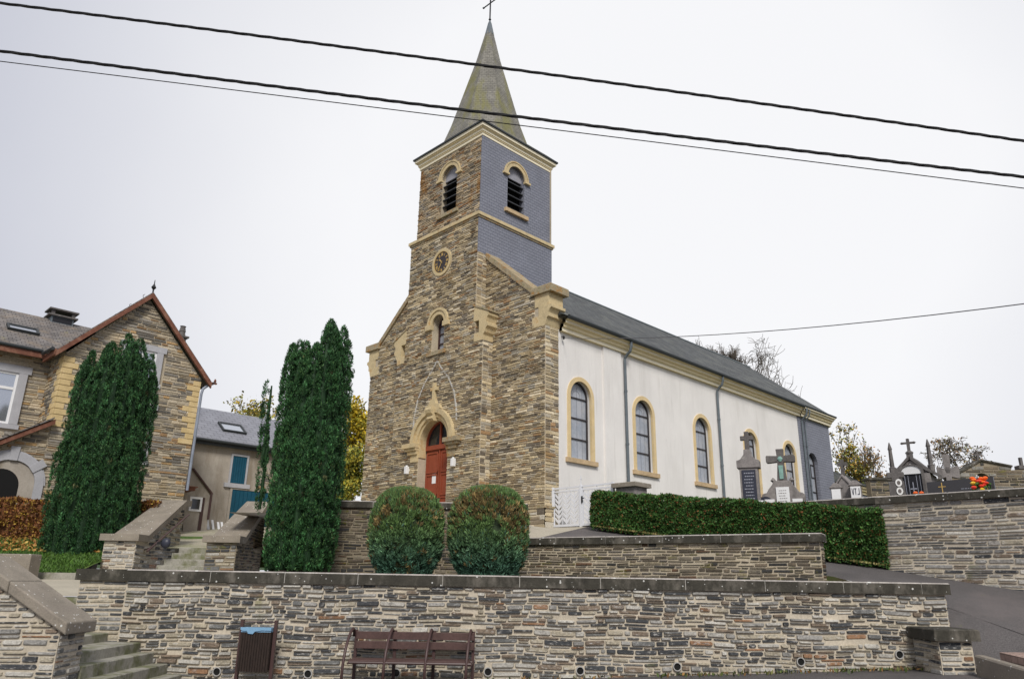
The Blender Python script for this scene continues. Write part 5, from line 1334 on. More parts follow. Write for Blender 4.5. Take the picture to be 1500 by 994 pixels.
def boxball(label, L, D, h0, r, H, top_brown, base):
    t = thingF('clipped_shrub', label, 'shrub', L, D, h0)
    n = 2600
    th = nrng.random(n)*2*PI; s = nrng.random(n)
    z = s*H
    e = 2.7
    pr = lambda s: np.power(np.clip(1-np.power(np.abs(s*2-1)*.985, e), 0, 1), 1/e)
    pw = np.where(s < .5, np.maximum(pr(s), .72), pr(s))
    # add cap points
    rr = r*pw*(1+.025*np.sin(th*9+s*14+L)+.03*np.sin(th*3+L*5))*(.9+.13*nrng.random(n))
    P = np.stack([L+rr*np.cos(th), D+rr*np.sin(th), h0+z], 1)
    cap = 900; rc = r*.75*np.sqrt(nrng.random(cap)); tc_ = nrng.random(cap)*2*PI
    zc = H*.5*(1+np.power(1-np.power(rc/r, e), 1/e))
    P = np.concatenate([P, np.stack([L+rc*np.cos(tc_), D+rc*np.sin(tc_), h0+zc], 1)])
    c0 = np.array([L, D, h0+H*.5]); N = P-c0; N /= np.linalg.norm(N, axis=1)[:, None]
    zz = (P[:, 2]-h0)/H
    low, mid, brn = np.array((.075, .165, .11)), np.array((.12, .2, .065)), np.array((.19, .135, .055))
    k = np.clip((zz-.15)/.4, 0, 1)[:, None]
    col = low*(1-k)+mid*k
    pn = np.sin(P[:, 0]*4.1+1)*np.sin(P[:, 2]*3.3+P[:, 1]*2.9)+nrng.normal(0, .5, len(P))
    bm = (np.exp(-((zz-.74)/.2)**2)*top_brown+pn*.34+nrng.normal(0, .2, len(P)) > .55)
    col[bm] = brn*np.exp(nrng.normal(0, .3, (bm.sum(), 1)))
    Nw = N @ np.array(MF)[:3, :3].T
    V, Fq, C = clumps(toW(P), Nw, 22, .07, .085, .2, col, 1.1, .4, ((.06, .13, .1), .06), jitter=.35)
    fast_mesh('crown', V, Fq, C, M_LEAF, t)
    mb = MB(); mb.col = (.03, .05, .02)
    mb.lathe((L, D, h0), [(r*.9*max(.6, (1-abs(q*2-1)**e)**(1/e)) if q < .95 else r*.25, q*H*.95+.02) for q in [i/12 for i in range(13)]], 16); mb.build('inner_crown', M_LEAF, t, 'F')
    mb = MB(); mb.tube([(L, D, h0-.25), (L, D, h0+.3)], .1, 8); mb.build('trunk', M_BARK, t, 'F')
boxball('clipped round conifer, greener one of the pair, beside the tall yew', -2.31, 17.3, .08, .77, 1.86, .5, 0)
boxball('clipped round conifer with a rusty brown top, below the church corner', -.44, 17.3, .08, .84, 1.92, .8, 0)

def hedge(name, label, A, B, h0a, h1a, h0b, h1b, w, base, leaf, n, per, tip, up=.3, cv=.4):
    """hedge between world points A and B; bottoms and tops at each end"""
    A, B = Vector(A), Vector(B); d = (B-A); ln = d.length; d /= ln; nr = Vector((d.y, -d.x, 0))
    t = thing(name, label, 'hedge', (*((A+B)/2).xy, min(h0a, h0b)), math.atan2(d.y, d.x))
    pts, nor = [], []
    H = ((h1a-h0a)+(h1b-h0b))/2; ar = [ln*H, ln*w, ln*H*.6, w*H, w*H]; tot = sum(ar)
    for k, a_ in enumerate(ar):
        m = int(n*a_/tot)
        u, v = nrng.random(m), nrng.random(m)
        if k in (0, 2):
            s = u; y = np.full(m, (w/2 if k == 0 else -w/2)); z = v; N = (nr if k == 0 else -nr)
        elif k == 1: s = u; y = (v-.5)*w; z = np.ones(m); N = Vector((0, 0, 1))
        else: s = np.full(m, 0. if k == 3 else 1.); y = (u-.5)*w; z = v; N = -d if k == 3 else d
        y = y+nrng.normal(0, .02, m)+.03*np.sin(s*ln*2.2+z*4)
        zb, zt = h0a+(h0b-h0a)*s, h1a+(h1b-h1a)*s+.025*np.sin(s*ln*3.1)+.02*np.sin(s*ln*8)
        P = np.array(A)[None]+np.outer(s*ln, np.array(d))+np.outer(y, np.array(nr)); P[:, 2] = zb+(zt-zb)*z+nrng.normal(0, .015, m)
        pts.append(P); nor.append(np.repeat(np.array(N)[None], m, 0))
    P, N = np.concatenate(pts), np.concatenate(nor)
    V, Fq, C = clumps(P, N, per, .085, leaf, .5, base, up, cv, tip)
    fast_mesh('foliage', V, Fq, C, M_LEAF, t)
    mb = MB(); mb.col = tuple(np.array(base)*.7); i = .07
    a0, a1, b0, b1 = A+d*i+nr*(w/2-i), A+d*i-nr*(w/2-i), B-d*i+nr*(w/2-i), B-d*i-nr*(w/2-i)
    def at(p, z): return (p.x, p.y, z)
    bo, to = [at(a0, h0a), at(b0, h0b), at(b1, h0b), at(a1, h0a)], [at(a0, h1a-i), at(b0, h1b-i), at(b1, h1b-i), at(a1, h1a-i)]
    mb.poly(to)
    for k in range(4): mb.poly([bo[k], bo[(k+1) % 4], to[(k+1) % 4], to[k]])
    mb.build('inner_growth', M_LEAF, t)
    return t
hedge('clipped_hedge', 'dark green clipped hedge running down from the gate to the cemetery wall', (7.45, .42, 0), (15.5, .42, 0), -.1, .85, -1.22, -.08, .62, (.05, .115, .026), .06, 6200, 22, ((.22, .09, .035), .08))
hedge('autumn_hedge', 'copper and yellow beech hedge in autumn leaf before the stone house', F(-17, 22.4, 0), F(-10.3, 22.6, 0), CAM.z+.75, CAM.z+2.0, CAM.z+.75, CAM.z+2.0, .6, (.2, .085, .035), .075, 2600, 16, ((.4, .26, .05), .25), .5, .5)

def scatter(name, pts, leaf, cols, mat=M_LEAF, kind='stuff', up=1.0, width=.3):
    P = np.array(pts); n = len(P); A = np.tile(np.array([0, 0, up]), (n, 1))
    V, Fq = leaf_quads(P, A, np.full(n, leaf), width, nrng, .5)
    C = np.array([cols[i] for i in nrng.integers(0, len(cols), n)])*np.exp(nrng.normal(0, .25, (n, 1)))
    o = fast_mesh(name, V, Fq, C, mat, None, loc=tuple(P.mean(0))); o['kind'] = kind; return o
pts = []
for i in range(16000):
    L, D = rnd.uniform(-14.5, -10.4), 18.6+rnd.random()**1.2*3.9; pts.append(tuple(F(L, D, bank(L, D)+.03)))
scatter('grass', pts, .1, [(.06, .13, .02), (.09, .17, .03), (.05, .1, .02)])
pts = [tuple(F(rnd.uniform(-15, -10.2), D, bank(0, D)+.07)) for D in [20.6+rnd.random()*1.9 for _ in range(1500)]]
scatter('fallen_leaves', pts, .1, [(.4, .22, .05), (.3, .13, .04), (.45, .3, .08)], up=.0, width=.6)
pts = []
for i in range(2500):
    t = rnd.random(); p = A.lerp(B, t); pts.append(tuple(F(p.x-rnd.random()*.5, p.y-.03-rnd.random()*.35, .03)))
for i in range(900):
    pts.append(tuple(F(rnd.uniform(-7, .3), 19.6+rnd.random()*.35, .08)))
scatter('ground_cover', pts, .12, [(.07, .1, .02), (.12, .14, .02), (.04, .07, .02)])

pts = []
for i in range(420):
    x = rnd.uniform(2.5, 7.6) if i % 3 else rnd.uniform(-5.2, 2); pts.append(tuple(F(x, 13.74-rnd.random()**2*.35, street(x)+.03)))
scatter('wall_foot_weeds', pts, .07, [(.08, .1, .03), (.12, .12, .04), (.25, .14, .05), (.06, .09, .02)], width=.5)
pts = []
for i in range(1500):
    x = rnd.uniform(7.6, 15.5); pts.append((x, .1-rnd.random()**2*.25, -.1-1.12*(x-7.55)/7.95+.03))
scatter('hedge_foot_grass', pts, .06, [(.16, .16, .05), (.1, .13, .03), (.25, .2, .08)], width=.4)
# --- broadleaf trees
def tree(name, label, base, H, W, seed, leafc=None, nleaf=0, levels=5, leaf=.14, trunk=.16, spread=.7, upk=.35, kids=(2, 4), curl=.18, fall=(.62, .85), twig=.008, stem=.3, lo=.0, cap=.97):
    """limbs grown at random, then fitted to height H and crown width W"""
    rg = random.Random(seed); base = Vector(base); t = thing(name, label, 'tree', base, 0)
    segs = []
    def grow(p, d, ln, lv):
        pts = [p]; n = 4
        for i in range(n):
            d = (d+Vector((rg.gauss(0, curl), rg.gauss(0, curl), rg.gauss(0, curl*.7)+upk*.12))).normalized(); p = p+d*ln/n; pts.append(p)
        segs.append((pts, lv))
        if lv == 0: return
        for k in range(rg.randint(*kids)+(1 if lv == levels else 0)):
            q = pts[-1] if k < 2 else pts[rg.randint(1, n)]
            a = Vector((rg.gauss(0, 1), rg.gauss(0, 1), rg.gauss(0, .6))).normalized()
            grow(q, (d*.75+a*spread+Vector((0, 0, upk*.3))).normalized(), ln*rg.uniform(*fall), lv-1)
    grow(Vector((0, 0, 0)), Vector((0, 0, 1)), stem, levels)
    zs = sorted(p.z for g, lv in segs for p in g); xs = sorted(math.hypot(p.x, p.y) for g, lv in segs for p in g)
    qz = zs[int(len(zs)*cap)]; kz, kx = H/(qz+(zs[-1]-qz)*.3), W/2/xs[int(len(xs)*.97)]
    for g, lv in segs:
        for p in g:
            if p.z > qz: p.z = qz+(p.z-qz)*.3
    mt, mc = MB(), MB(); tips = []; zm = zs[-1]
    top_ = [p for g, lv in segs for p in g if p.z > zm*.5]; ox, oy = sum(p.x for p in top_)/len(top_), sum(p.y for p in top_)/len(top_)
    for g, lv in segs:
        P = [base+Vector(((p.x-ox*min(1, p.z/zm*1.4))*kx, (p.y-oy*min(1, p.z/zm*1.4))*kx, p.z*kz-.2)) for p in g]; r = max(trunk*(.55**(levels-lv)), twig)
        (mt if lv >= levels-1 else mc).tube(P, r, 6 if lv > 2 else 3, False, max(r*.6, twig*.7))
        if lv <= 2: tips += [p for p in P if p.z-base.z > lo*H]
    mt.build('trunk', M_BARK, t); mc.build('branches', M_BARK, t)
    if nleaf:
        ix = nrng.integers(0, len(tips), nleaf); P = np.array([tips[i] for i in ix])+nrng.normal(0, leaf*.9, (nleaf, 3)); N = nrng.normal(0, 1, (nleaf, 3))
        V, Fq = leaf_quads(P, N, np.full(nleaf, leaf), .65, nrng, .6)
        lc = np.array(leafc)[nrng.integers(0, len(leafc), nleaf)]*np.exp(nrng.normal(0, .3, (nleaf, 1)))
        fast_mesh('crown', V, Fq, lc, M_LEAF, t)
    return t
def fit(px, pytop, D, g):
    q = atD(px, pytop, D); return Vector((q.x, q.y, g)), q.z-g
b_, h_ = fit(1012, 488, 58, 2.); tree('bare_tree', 'leafless tree behind the church roof, left of the two', b_, h_, 6.5, 3, levels=7, trunk=.3, kids=(3, 3), spread=1.05, upk=.05, cap=.86, twig=.018, stem=.5, fall=(.68, .9))
b_, h_ = fit(1076, 494, 56, 2.); tree('bare_tree', 'leafless tree behind the church roof, right of the two', b_, h_, 9.5, 5, levels=7, trunk=.3, kids=(3, 3), spread=1.1, upk=.03, cap=.86, twig=.018, stem=.5, fall=(.68, .9))
YL = [(.42, .29, .025), (.3, .24, .03), (.2, .19, .035), (.46, .3, .03)]
b_, h_ = fit(1240, 614, 46, 0.); tree('autumn_tree', 'yellowing tree right behind the slate end of the church', b_, h_, 4.4, 8, [(.42, .29, .025), (.2, .22, .05), (.15, .18, .05), (.33, .2, .04)], 3000, leaf=.15, trunk=.17, twig=.02, lo=.3, spread=.85)
b_, h_ = fit(1282, 648, 44, .3); tree('autumn_tree', 'thin russet bush between the small gravestones and the tall tomb', b_, h_, 3.6, 14, [(.35, .18, .06), (.3, .2, .07)], 600, leaf=.13, trunk=.09, twig=.018, levels=6, kids=(2, 3))
b_, h_ = fit(1394, 634, 36, 1.4); tree('apple_tree', 'wide low apple tree with few leaves behind the tombs', b_, h_, 5.0, 22, [(.26, .19, .05), (.34, .18, .05), (.15, .15, .04)], 1000, levels=7, leaf=.1, trunk=.13, spread=1.1, upk=.0, kids=(2, 3), twig=.016, stem=.4, lo=.3)
b_, h_ = fit(520, 578, 38, -.4); tree('yellow_tree', 'bright yellow autumn tree between the tall yew and the church', b_, h_, 4.2, 31, [(.5, .36, .025), (.43, .33, .03), (.27, .25, .03)], 9500, leaf=.18, trunk=.15, spread=.5, upk=.6, stem=.12, twig=.012)
b_, h_ = fit(521, 655, 35, -.5); tree('yellow_bush', 'low yellow green bush at the foot of the yellow tree', b_, h_, 3.4, 77, [(.4, .33, .04), (.27, .27, .05), (.16, .2, .04)], 6500, levels=4, leaf=.16, trunk=.07, spread=.9, upk=.2, stem=.1, twig=.012)
b_, h_ = fit(370, 580, 50, .5); tree('autumn_tree', 'green and yellow tree rising behind the garage roof', b_, h_, 6.5, 41, [(.27, .25, .04), (.2, .2, .04), (.34, .24, .04)], 3200, leaf=.2, trunk=.2, twig=.015)

# ================================================================== CEMETERY
def G(px, D): return LD(px, 735, D).x
GZ = .1-CAM.z           # ground of the cemetery in street axes
def grave(name, label, cat, px, D, rz=0., group=None): return thingF(name, label, cat, G(px, D), D, GZ, group, rz-math.atan((px-750)/FPX)-.1)
def crossP(w, h, arm, az, bw): return [(-bw, 0), (bw, 0), (bw, az-bw), (arm, az-bw), (arm, az+bw), (bw, az+bw), (bw, h), (-bw, h), (-bw, az+bw), (-arm, az+bw), (-arm, az-bw), (-bw, az-bw)]
def pz(mb, pts, y0, y1, z=0., x=0.): mb.prism([(u+x, v+z) for u, v in pts], lambda u, v, d: (u, d, v), y0, y1)
def lines(mb, x0, x1, zs, y, h=.018):
    for z in zs:
        x = x0+rnd.random()*(x1-x0)*.2; e = x1-rnd.random()*(x1-x0)*.2
        while x < e:
            w = rnd.uniform(.02, .06); mb.box(x, min(x+w, e), y-.006, y, z, z+h); x += w+.016
# A tall stele
g = grave('gravestone', 'tall grey stele with dark inscribed plaque and small cross, beside the hedge', 'gravestone', 1101, 20.6)
mb = MB(); mb.bbox(-.33, .33, -.24, .24, -.1, .3, .03); mb.box(-.24, .24, -.16, .16, .3, 1.3)
pz(mb, [(-.3, 1.3), (.3, 1.3), (.3, 1.5), (.2, 1.53), (.1, 1.66), (.085, 1.8), (-.085, 1.8), (-.1, 1.66), (-.2, 1.53), (-.3, 1.5)], -.2, .2)
mb.build('stele', M_TOMB, g, 'L', bevel=.012)
mb = MB(); pz(mb, crossP(0, .52, .17, .34, .06), -.06, .06, 1.8); mb.build('cross', M_TOMBD, g, 'L', bevel=.012)
mb = MB(); mb.box(-.18, .18, -.185, -.161, .38, 1.24); mb.build('plaque', M_PLAQ, g, 'L')
mb = MB(); lines(mb, -.14, .14, [1.14-.085*i for i in range(9)], -.186, .026); mb.build('lettering', M_LETT, g, 'L')
# B wide monument with a crucifix
g = grave('gravestone', 'wide grey monument with big stone crucifix and three white plaques', 'gravestone', 1149, 20.8)
mb = MB(); pz(mb, [(-.55, -.1), (.55, -.1), (.55, .62), (.5, .66), (.42, .68), (.36, .78), (.26, .9), (.22, 1.0), (-.22, 1.0), (-.26, .9), (-.36, .78), (-.42, .68), (-.5, .66), (-.55, .62)], -.16, .16)
for s in (-1, 1): mb.lathe((s*.24, 0, 1.02), [(.02, -.06), (.08, 0), (.02, .08)], 8)
mb.build('base', M_TOMB, g, 'L', bevel=.012)
mb = MB(); pz(mb, [(-.13, 0), (.13, 0), (.085, .45), (.085, .52), (.36, .5), (.38, .53), (.38, .68), (.36, .71), (.085, .69), (.1, .88), (-.1, .88), (-.085, .69), (-.36, .71), (-.38, .68), (-.38, .53), (-.36, .5), (-.085, .52), (-.085, .45)], -.09, .09, 1.0); cr = mb.build('cross', M_TOMBD, g, 'L', bevel=.012)
mb = MB(); pz(mb, [(-.05, .05), (.05, .05), (.06, .42), (-.06, .42)], -.12, -.092, 1.0); mb.lathe((0, -.1, 1.6), [(.03, -.07), (.075, 0), (.03, .07)], 10, .4); mb.build('bronze_relief', M_VERD, cr, 'L')
for x, w, h in ((-.36, .13, .5), (0, .17, .82), (.36, .13, .5)):
    mb = MB(); mb.box(x-w, x+w, -.19, -.161, .12, h); pl_ = mb.build('white_plaque', M_MARB, g, 'L')
    mb = MB(); lines(mb, x-w*.7, x+w*.7, [h-.1-.07*i for i in range(int((h-.2)/.07))], -.191, .014); mb.build('lettering', M_TOMB, pl_, 'L')
def round_stone(w, h): return [(-w, -.1), (w, -.1)]+[(w*math.cos(a*PI/12), h*.35+h*.65*math.sin(a*PI/12)) for a in range(13)]
g = grave('gravestone', 'low dark grey headstone with rounded top behind the hedge', 'gravestone', 1122, 20.9); mb = MB(); pz(mb, round_stone(.27, .58), -.06, .06); mb.build('headstone', M_PLAQ, g, 'L')
p = grave('memorial_plaque', 'small white plaque leaning before the low rounded headstone', 'plaque', 1113, 20.3); mb = MB(); mb.prism([(-.09, .2), (.09, .2), (.09, .42), (-.09, .42)], lambda u, v, d: (u, d+v*.2, v), -.02, .02); mb.box(-.03, .03, -.0, .1, -.05, .25); mb.build('tablet', M_MARB, p, 'L')
# small stones
def small_plaque(px, D, w, h, lab):
    g = grave('gravestone', lab, 'gravestone', px, D); mb = MB(); mb.box(-w, w, -.08, .08, -.1, h); pz(mb, [(-w-.04, h), (w+.04, h), (w*.4, h+.12), (-w*.4, h+.12)], -.1, .1); mb.build('headstone', M_TOMB, g, 'L', bevel=.01)
    mb = MB(); mb.box(-w*.86, w*.86, -.1, -.081, .1, h-.03); q = mb.build('white_plaque', M_MARB, g, 'L')
    return g, q
TZ = lambda px, py, D: LD(px, py, D).z-GZ
small_plaque(1227, 18.9, .12, TZ(1227, 715, 18.9), 'squat gravestone with blank white plaque left of the pointed stone')
g, q = small_plaque(1256, 18.9, .13, TZ(1256, 711, 18.9), 'squat gravestone with lettered white plaque right of the pointed stone')
vz = TZ(1256, 720, 18.9)-.34
mb = MB()
for x, ltr in ((-.06, 'V'), (0, 'T'), (.06, 'J')):
    if ltr == 'V':
        mb.prism([(x-0.025, .42), (x-0.014, .42), (x+.004, .26), (x-.009, .26)], lambda u, v, d: (u, d, v+vz), -.107, -.1); mb.prism([(x+0.025, .42), (x+0.014, .42), (x-.004, .26), (x+.009, .26)], lambda u, v, d: (u, d, v+vz), -.1065, -.1)
    if ltr == 'T': mb.box(x-.007, x+.007, -.107, -.1, .26+vz, .42+vz); mb.box(x-0.025, x+0.025, -.1065, -.1, .4+vz, .42+vz)
    if ltr == 'J': mb.box(x+.015, x+.029, -.107, -.1, .28+vz, .42+vz); mb.box(x-.02, x+.029, -.1065, -.1, .26+vz, .28+vz)
mb.build('lettering', M_PLAQ, q, 'L')
g = grave('gravestone', 'pointed grey stone with a cross on top, between two squat stones', 'gravestone', 1240, 19.3, -.25); g.scale = (.72, .8, TZ(1240, 673, 19.3)/1.67)
mb = MB(); pz(mb, [(-.22, -.1), (.22, -.1), (.22, .85), (0, 1.12), (-.22, .85)], -.14, .14); pz(mb, [(-.26, .84), (0, 1.12), (.26, .84), (.26, .92), (0, 1.2), (-.26, .92)], -.17, .17); mb.build('headstone', M_TOMB, g, 'L', bevel=.01)
mb = MB(); pz(mb, crossP(0, .5, .15, .36, .05), -.05, .05, 1.17); mb.build('cross', M_TOMBD, g, 'L')
g = grave('grave_slab', 'flat dark grave slab lying on the cemetery wall side', 'grave', 1212, 21.5); mb = MB(); mb.bbox(-.4, .4, -.3, .3, 0.05, .42, .02); mb.build('slab', M_PLAQ, g, 'L')
# chapel tomb
g = grave('chapel_tomb', 'small gothic chapel tomb with gable cross, pinnacles and white arch panel', 'tomb', 1342, 19.0, -.1); g.scale = (.95, .9, .83)
mb = MB(); mb.box(-.42, .42, 0, .9, -.1, 1.0); pz(mb, [(-.42, 1.0), (.42, 1.0), (.28, 1.2), (.1, 1.5), (0, 1.6), (-.1, 1.5), (-.28, 1.2)], 0, .9)
mb.box(-.48, .48, -.05, .95, -.1, .12)
for s in (-1, 1): mb.box(s*.36-.08, s*.36+.08, -.07, .0, .12, 1.0)
mb.build('body', M_TOMB, g, 'L', bevel=.01)
mb = MB()
for s in (-1, 1):
    pz(mb, [(s*.02, 1.62), (s*.14, 1.42), (s*.34, 1.12), (s*.54, .96), (s*.54, 1.06), (s*.36, 1.24), (s*.15, 1.56), (s*.02, 1.8)], -.08, .96)
mb.build('gable_coping', M_TOMBD, g, 'L')
for s in (-1, 1):
    mb = MB(); mb.lathe((s*.47, .06, 1.0), [(.085, 0), (.085, .3), (.1, .32), (.06, .36), (.045, 1.1), (.06, 1.13), (.012, 1.4)], 4); mb.build('pinnacle', M_TOMBD, g, 'L')
mb = MB(); mb.box(-.07, .07, -.02, .12, 1.62, 1.92); mb.lathe((0, .05, 1.9), [(.1, 0), (.1, .05), (.04, .12)], 8)
pz(mb, crossP(0, .46, .14, .32, .035), .02, .09, 2.0)
for x, z in ((-.15, 2.32), (.15, 2.32), (0, 2.47)): mb.lathe((x, .055, z), [(.01, -.05), (.05, 0), (.01, .05)], 8)
mb.build('cross', M_TOMBD, g, 'L')
mb = MB(); pz(mb, [(-.24, 1.0), (.24, 1.0), (.23, 1.15), (.14, 1.33), (0, 1.42), (-.14, 1.33), (-.23, 1.15)], -.075, .0); mb.build('arch_panel', M_MARB, g, 'L')
mb = MB(); ring(mb, lambda u, v, d: (u, -d, v), 0, .24, .3, .12, 1.1, 0.0, .1, 12); mb.build('arch_frame', M_TOMBD, g, 'L')
mb = MB(); mb.box(-.24, .24, -.03, .0, .12, .995); dn = mb.build('door', M_CLOCK, g, 'L')
mb = MB(); mb.box(-.01, .01, -.05, -.03, .3, .8); mb.box(-.08, .08, -.05, -.032, .62, .65)
for x in (-.18, -.1, .1, .18): mb.box(x-.006, x+.006, -.042, -.031, .15, .97)
mb.build('door_grille', M_LETT, dn, 'L')
def remap(g, zi, zo):
    for c in g.children_recursive:
        v = np.zeros(len(c.data.vertices)*3); c.data.vertices.foreach_get('co', v); v = v.reshape(-1, 3)
        v[:, 2] = np.interp(v[:, 2], zi, zo); c.data.vertices.foreach_set('co', v.ravel()); c.data.update()
remap(g, [-.2, .1, 1.0, 1.42, 1.8, 2.5], [-.2, .1, 1.19, 1.5, 1.75, 2.3])
# two ovals
g = grave('gravestone', 'grey cross-topped stone with two white oval portraits, left of the chapel tomb', 'gravestone', 1317, 18.4, 0); g.scale = (.85, .8, .86)
mb = MB(); mb.box(-.2, .2, -.08, .08, -.1, .62); pz(mb, [(-.1, .62), (.1, .62), (.1, .72), (.22, .72), (.22, .88), (.1, .88), (.1, 1.0), (-.1, 1.0), (-.1, .88), (-.22, .88), (-.22, .72), (-.1, .72)], -.08, .08); mb.build('headstone', M_TOMBD, g, 'L', bevel=.015)
for z in (.33, .57):
    mb = MB(); mb.prism([(.07+.085*math.cos(a*PI/8), z+.11*math.sin(a*PI/8)) for a in range(16)], lambda u, v, d: (u, d, v), -.1, -.081); ov = mb.build('oval_portrait', M_PORC, g, 'L')
    mb = MB(); mb.prism([(.07+.045*math.cos(a*PI/8), z+.06*math.sin(a*PI/8)) for a in range(16)], lambda u, v, d: (u, d, v), -.106, -.1005); mb.build('portrait_figure', M_RING, ov, 'L')
remap(g, [-.2, .1, .2, 1.1], [-.2, .1, .43, 1.3])
# orange flowers by the chapel tomb
for k, px in enumerate((1341, 1350)):
    p = LD(px, 722, 17.75); o = MB()
    o.lathe((p.x, p.y, p.z), [(.02, -.03), (.055, 0), (.045, .03), (.01, .045)], 10); o.tube([(p.x, p.y, GZ-.02), (p.x, p.y, p.z)], .02, 6)
    b = o.build('orange_flower', M_ORANGE, None, 'F', loc=F(p.x, p.y, GZ)); tag(b, 'small orange flower head before the chapel tomb door', 'flower', 'orange flowers before the chapel tomb')
# celtic cross
g = grave('stone_cross', 'weathered wide-armed stone cross on tapering shaft behind the dark granite headstone', 'gravestone', 1396, 20.2, .1); g.scale = (.66, .6, .95)
mb = MB(); pz(mb, [(-.2, -.1), (.2, -.1), (.1, 1.16), (.36, 1.1), (.4, 1.13), (.4, 1.44), (.36, 1.47), (.11, 1.4), (.14, 1.76), (.1, 1.8), (-.1, 1.8), (-.14, 1.76), (-.11, 1.4), (-.36, 1.47), (-.4, 1.44), (-.4, 1.13), (-.36, 1.1), (-.1, 1.16)], -.1, .1); mb.build('cross', M_TOMB, g, 'L', bevel=.015)
mb = MB(); mb.lathe((0, -.1, 1.36), [(.06, -.08), (.1, 0), (.06, .08)], 10, .3); mb.build('relief', M_TOMBD, g, 'L')
# granite headstone
g = grave('gravestone', 'long low polished dark granite headstone with a gold cross', 'gravestone', 1410, 17.2, -.06)
mb = MB(); mb.box(-.66, .68, -.06, .06, -.1, .6); pz(mb, [(-.66, .6), (.68, .6), (.68, .64), (0, .62)], -.06, .06)
mb.box(-.75, .75, -.3, .2, -.1, .06); mb.build('headstone', M_GRAN, g, 'L')
mb = MB(); mb.box(-.36, -.342, -.07, -.061, .28, .57); mb.box(-.43, -.275, -.0695, -.061, .47, .486); mb.build('gold_cross', M_GOLD, g, 'L')
mb = MB(); lines(mb, -.1, .6, [.32, .4], -.062, .014); mb.build('lettering', M_LETT, g, 'L')
# flower pot
p = LD(1436, 717, 16.2)
g = thingF('flower_pot', 'pot of orange and red flowers by the dark granite headstone', 'flowers', p.x, p.y, GZ)
mb = MB(); mb.lathe((p.x, p.y, GZ), [(.09, 0), (.13, p.z-GZ+.02)], 10); mb.build('pot', M_TOMBD, g, 'F')
for mt, n in ((M_ORANGE, 13), (M_REDP, 6), (M_YELL, 5)):
    for i in range(n):
        mb = MB(); x = p.x+rnd.uniform(-.17, .17)+(-.07 if mt is M_REDP else .03 if mt is M_ORANGE else 0); z = p.z+rnd.uniform(.06, .27)+(-.08 if mt is not M_ORANGE else .0)
        mb.lathe((x, p.y+rnd.uniform(-.1, .05), z), [(.01, -.03), (.05, .0), (.06, .02), (.03, .045), (.01, .05)], 7)
        mb.build('bloom', mt, g, 'F')
P = np.array([(p.x+rnd.uniform(-.17, .17), p.y+rnd.uniform(-.12, .1), p.z+rnd.uniform(-.02, .14)) for _ in range(160)])
V, Fq = leaf_quads(toW(P), np.tile([0, 0, 1.], (160, 1)), np.full(160, .1), .4); fast_mesh('leaves', V, Fq, np.tile([.05, .13, .02], (160, 1)), M_LEAF, g)
# back walls
a, b = LD(1258, 701, 33), LD(1396, 705, 31)
bw = thingF('cemetery_back_wall', 'old stone wall along the back of the cemetery behind the tombs', 'wall', (a.x+b.x)/2, 32, GZ)
zt = LD(1300, 703, 32).z
mb = MB(); mb.box(a.x, b.x, 32, 32.4, 0, zt); rubble(mb, lambda u, v, d: (u, 32-d, v), [[(a.x, 1.2), (b.x, 1.2), (b.x, zt), (a.x, zt)]], PAL_DARK+[((.2, .18, .15), 4)], hr=(.08, .16), lr=(.2, .6), gap=.03)
mb.build('masonry', [M_MORT_D, M_STONE_M], bw, 'F')
mb = MB(); mb.bbox(a.x-.1, b.x+.1, 31.92, 32.48, zt, zt+.1, .02); mb.build('coping', M_COPE, bw, 'F')
# gabled wall with an arched opening
D = 25.5
q = lambda px, py: (LD(px, py, D).x, LD(px, py, D).z)
gw = thingF('gabled_wall', 'grey stone gabled wall with arched opening and tiny cross at the right', 'wall', q(1450, 700)[0], D, GZ)
out = [q(1392, 700), q(1436, 675), q(1482, 684), q(1481, 688), q(1520, 687), (q(1520, 690)[0]+3, q(1520, 687)[1]), (q(1520, 690)[0]+3, 1.3), (q(1392, 700)[0], 1.3)]
ac = q(1440, 706); hole = [(ac[0]+.3*math.cos(a_*PI/10), ac[1]+.31*math.sin(a_*PI/10)) for a_ in range(11)]
mb = MB()
fgw = lambda u, v, d: (u, D-d, v)
# front in three strips round the hole
x0, x1 = hole[-1][0], hole[0][0]
def topat(u):
    for (ua, va), (ub, vb) in zip(out[:5], out[1:6]):
        if ua <= u <= ub: return va+(vb-va)*(u-ua)/max(ub-ua, 1e-6)
    return out[0][1]
for dpt in (0, -.4):
    L_ = [o_ for o_ in out[:6]]
    mb.poly([fgw(u, v, dpt) for u, v in [(out[0][0], 1.3), (x0, 1.3), (x0, topat(x0)), out[0]]])
    mb.poly([fgw(u, v, dpt) for u, v in [(x1, 1.3), out[6], out[5], out[4], out[3], out[2], (x1, topat(x1))]])
    mb.poly([fgw(u, v, dpt) for u, v in [(x0, 1.3), (x1, 1.3), (x1, ac[1]), (x0, ac[1])]])
    hh = list(reversed(hole)); 
    tops = [(u, topat(u)) for u, v in hh]
    for (h0_, h1_, t0_, t1_) in zip(hh, hh[1:], tops, tops[1:]): mb.poly([fgw(*h0_, dpt), fgw(*h1_, dpt), fgw(*t1_, dpt), fgw(*t0_, dpt)])
for (ua, va), (ub, vb) in zip(out[:5], out[1:6]): mb.poly([fgw(ua, va, 0), fgw(ub, vb, 0), fgw(ub, vb, -.4), fgw(ua, va, -.4)])
for h0_, h1_ in zip(hole, hole[1:]): mb.poly([fgw(*h0_, 0), fgw(*h1_, 0), fgw(*h1_, -.4), fgw(*h0_, -.4)])
rubble(mb, fgw, [out, hole+[]], PAL_DARK+[((.2, .19, .17), 7), ((.28, .265, .235), 3)], hr=(.08, .15), lr=(.2, .55), gap=.028)
mb.build('masonry', [M_MORT_D, M_STONE_M], gw, 'F')
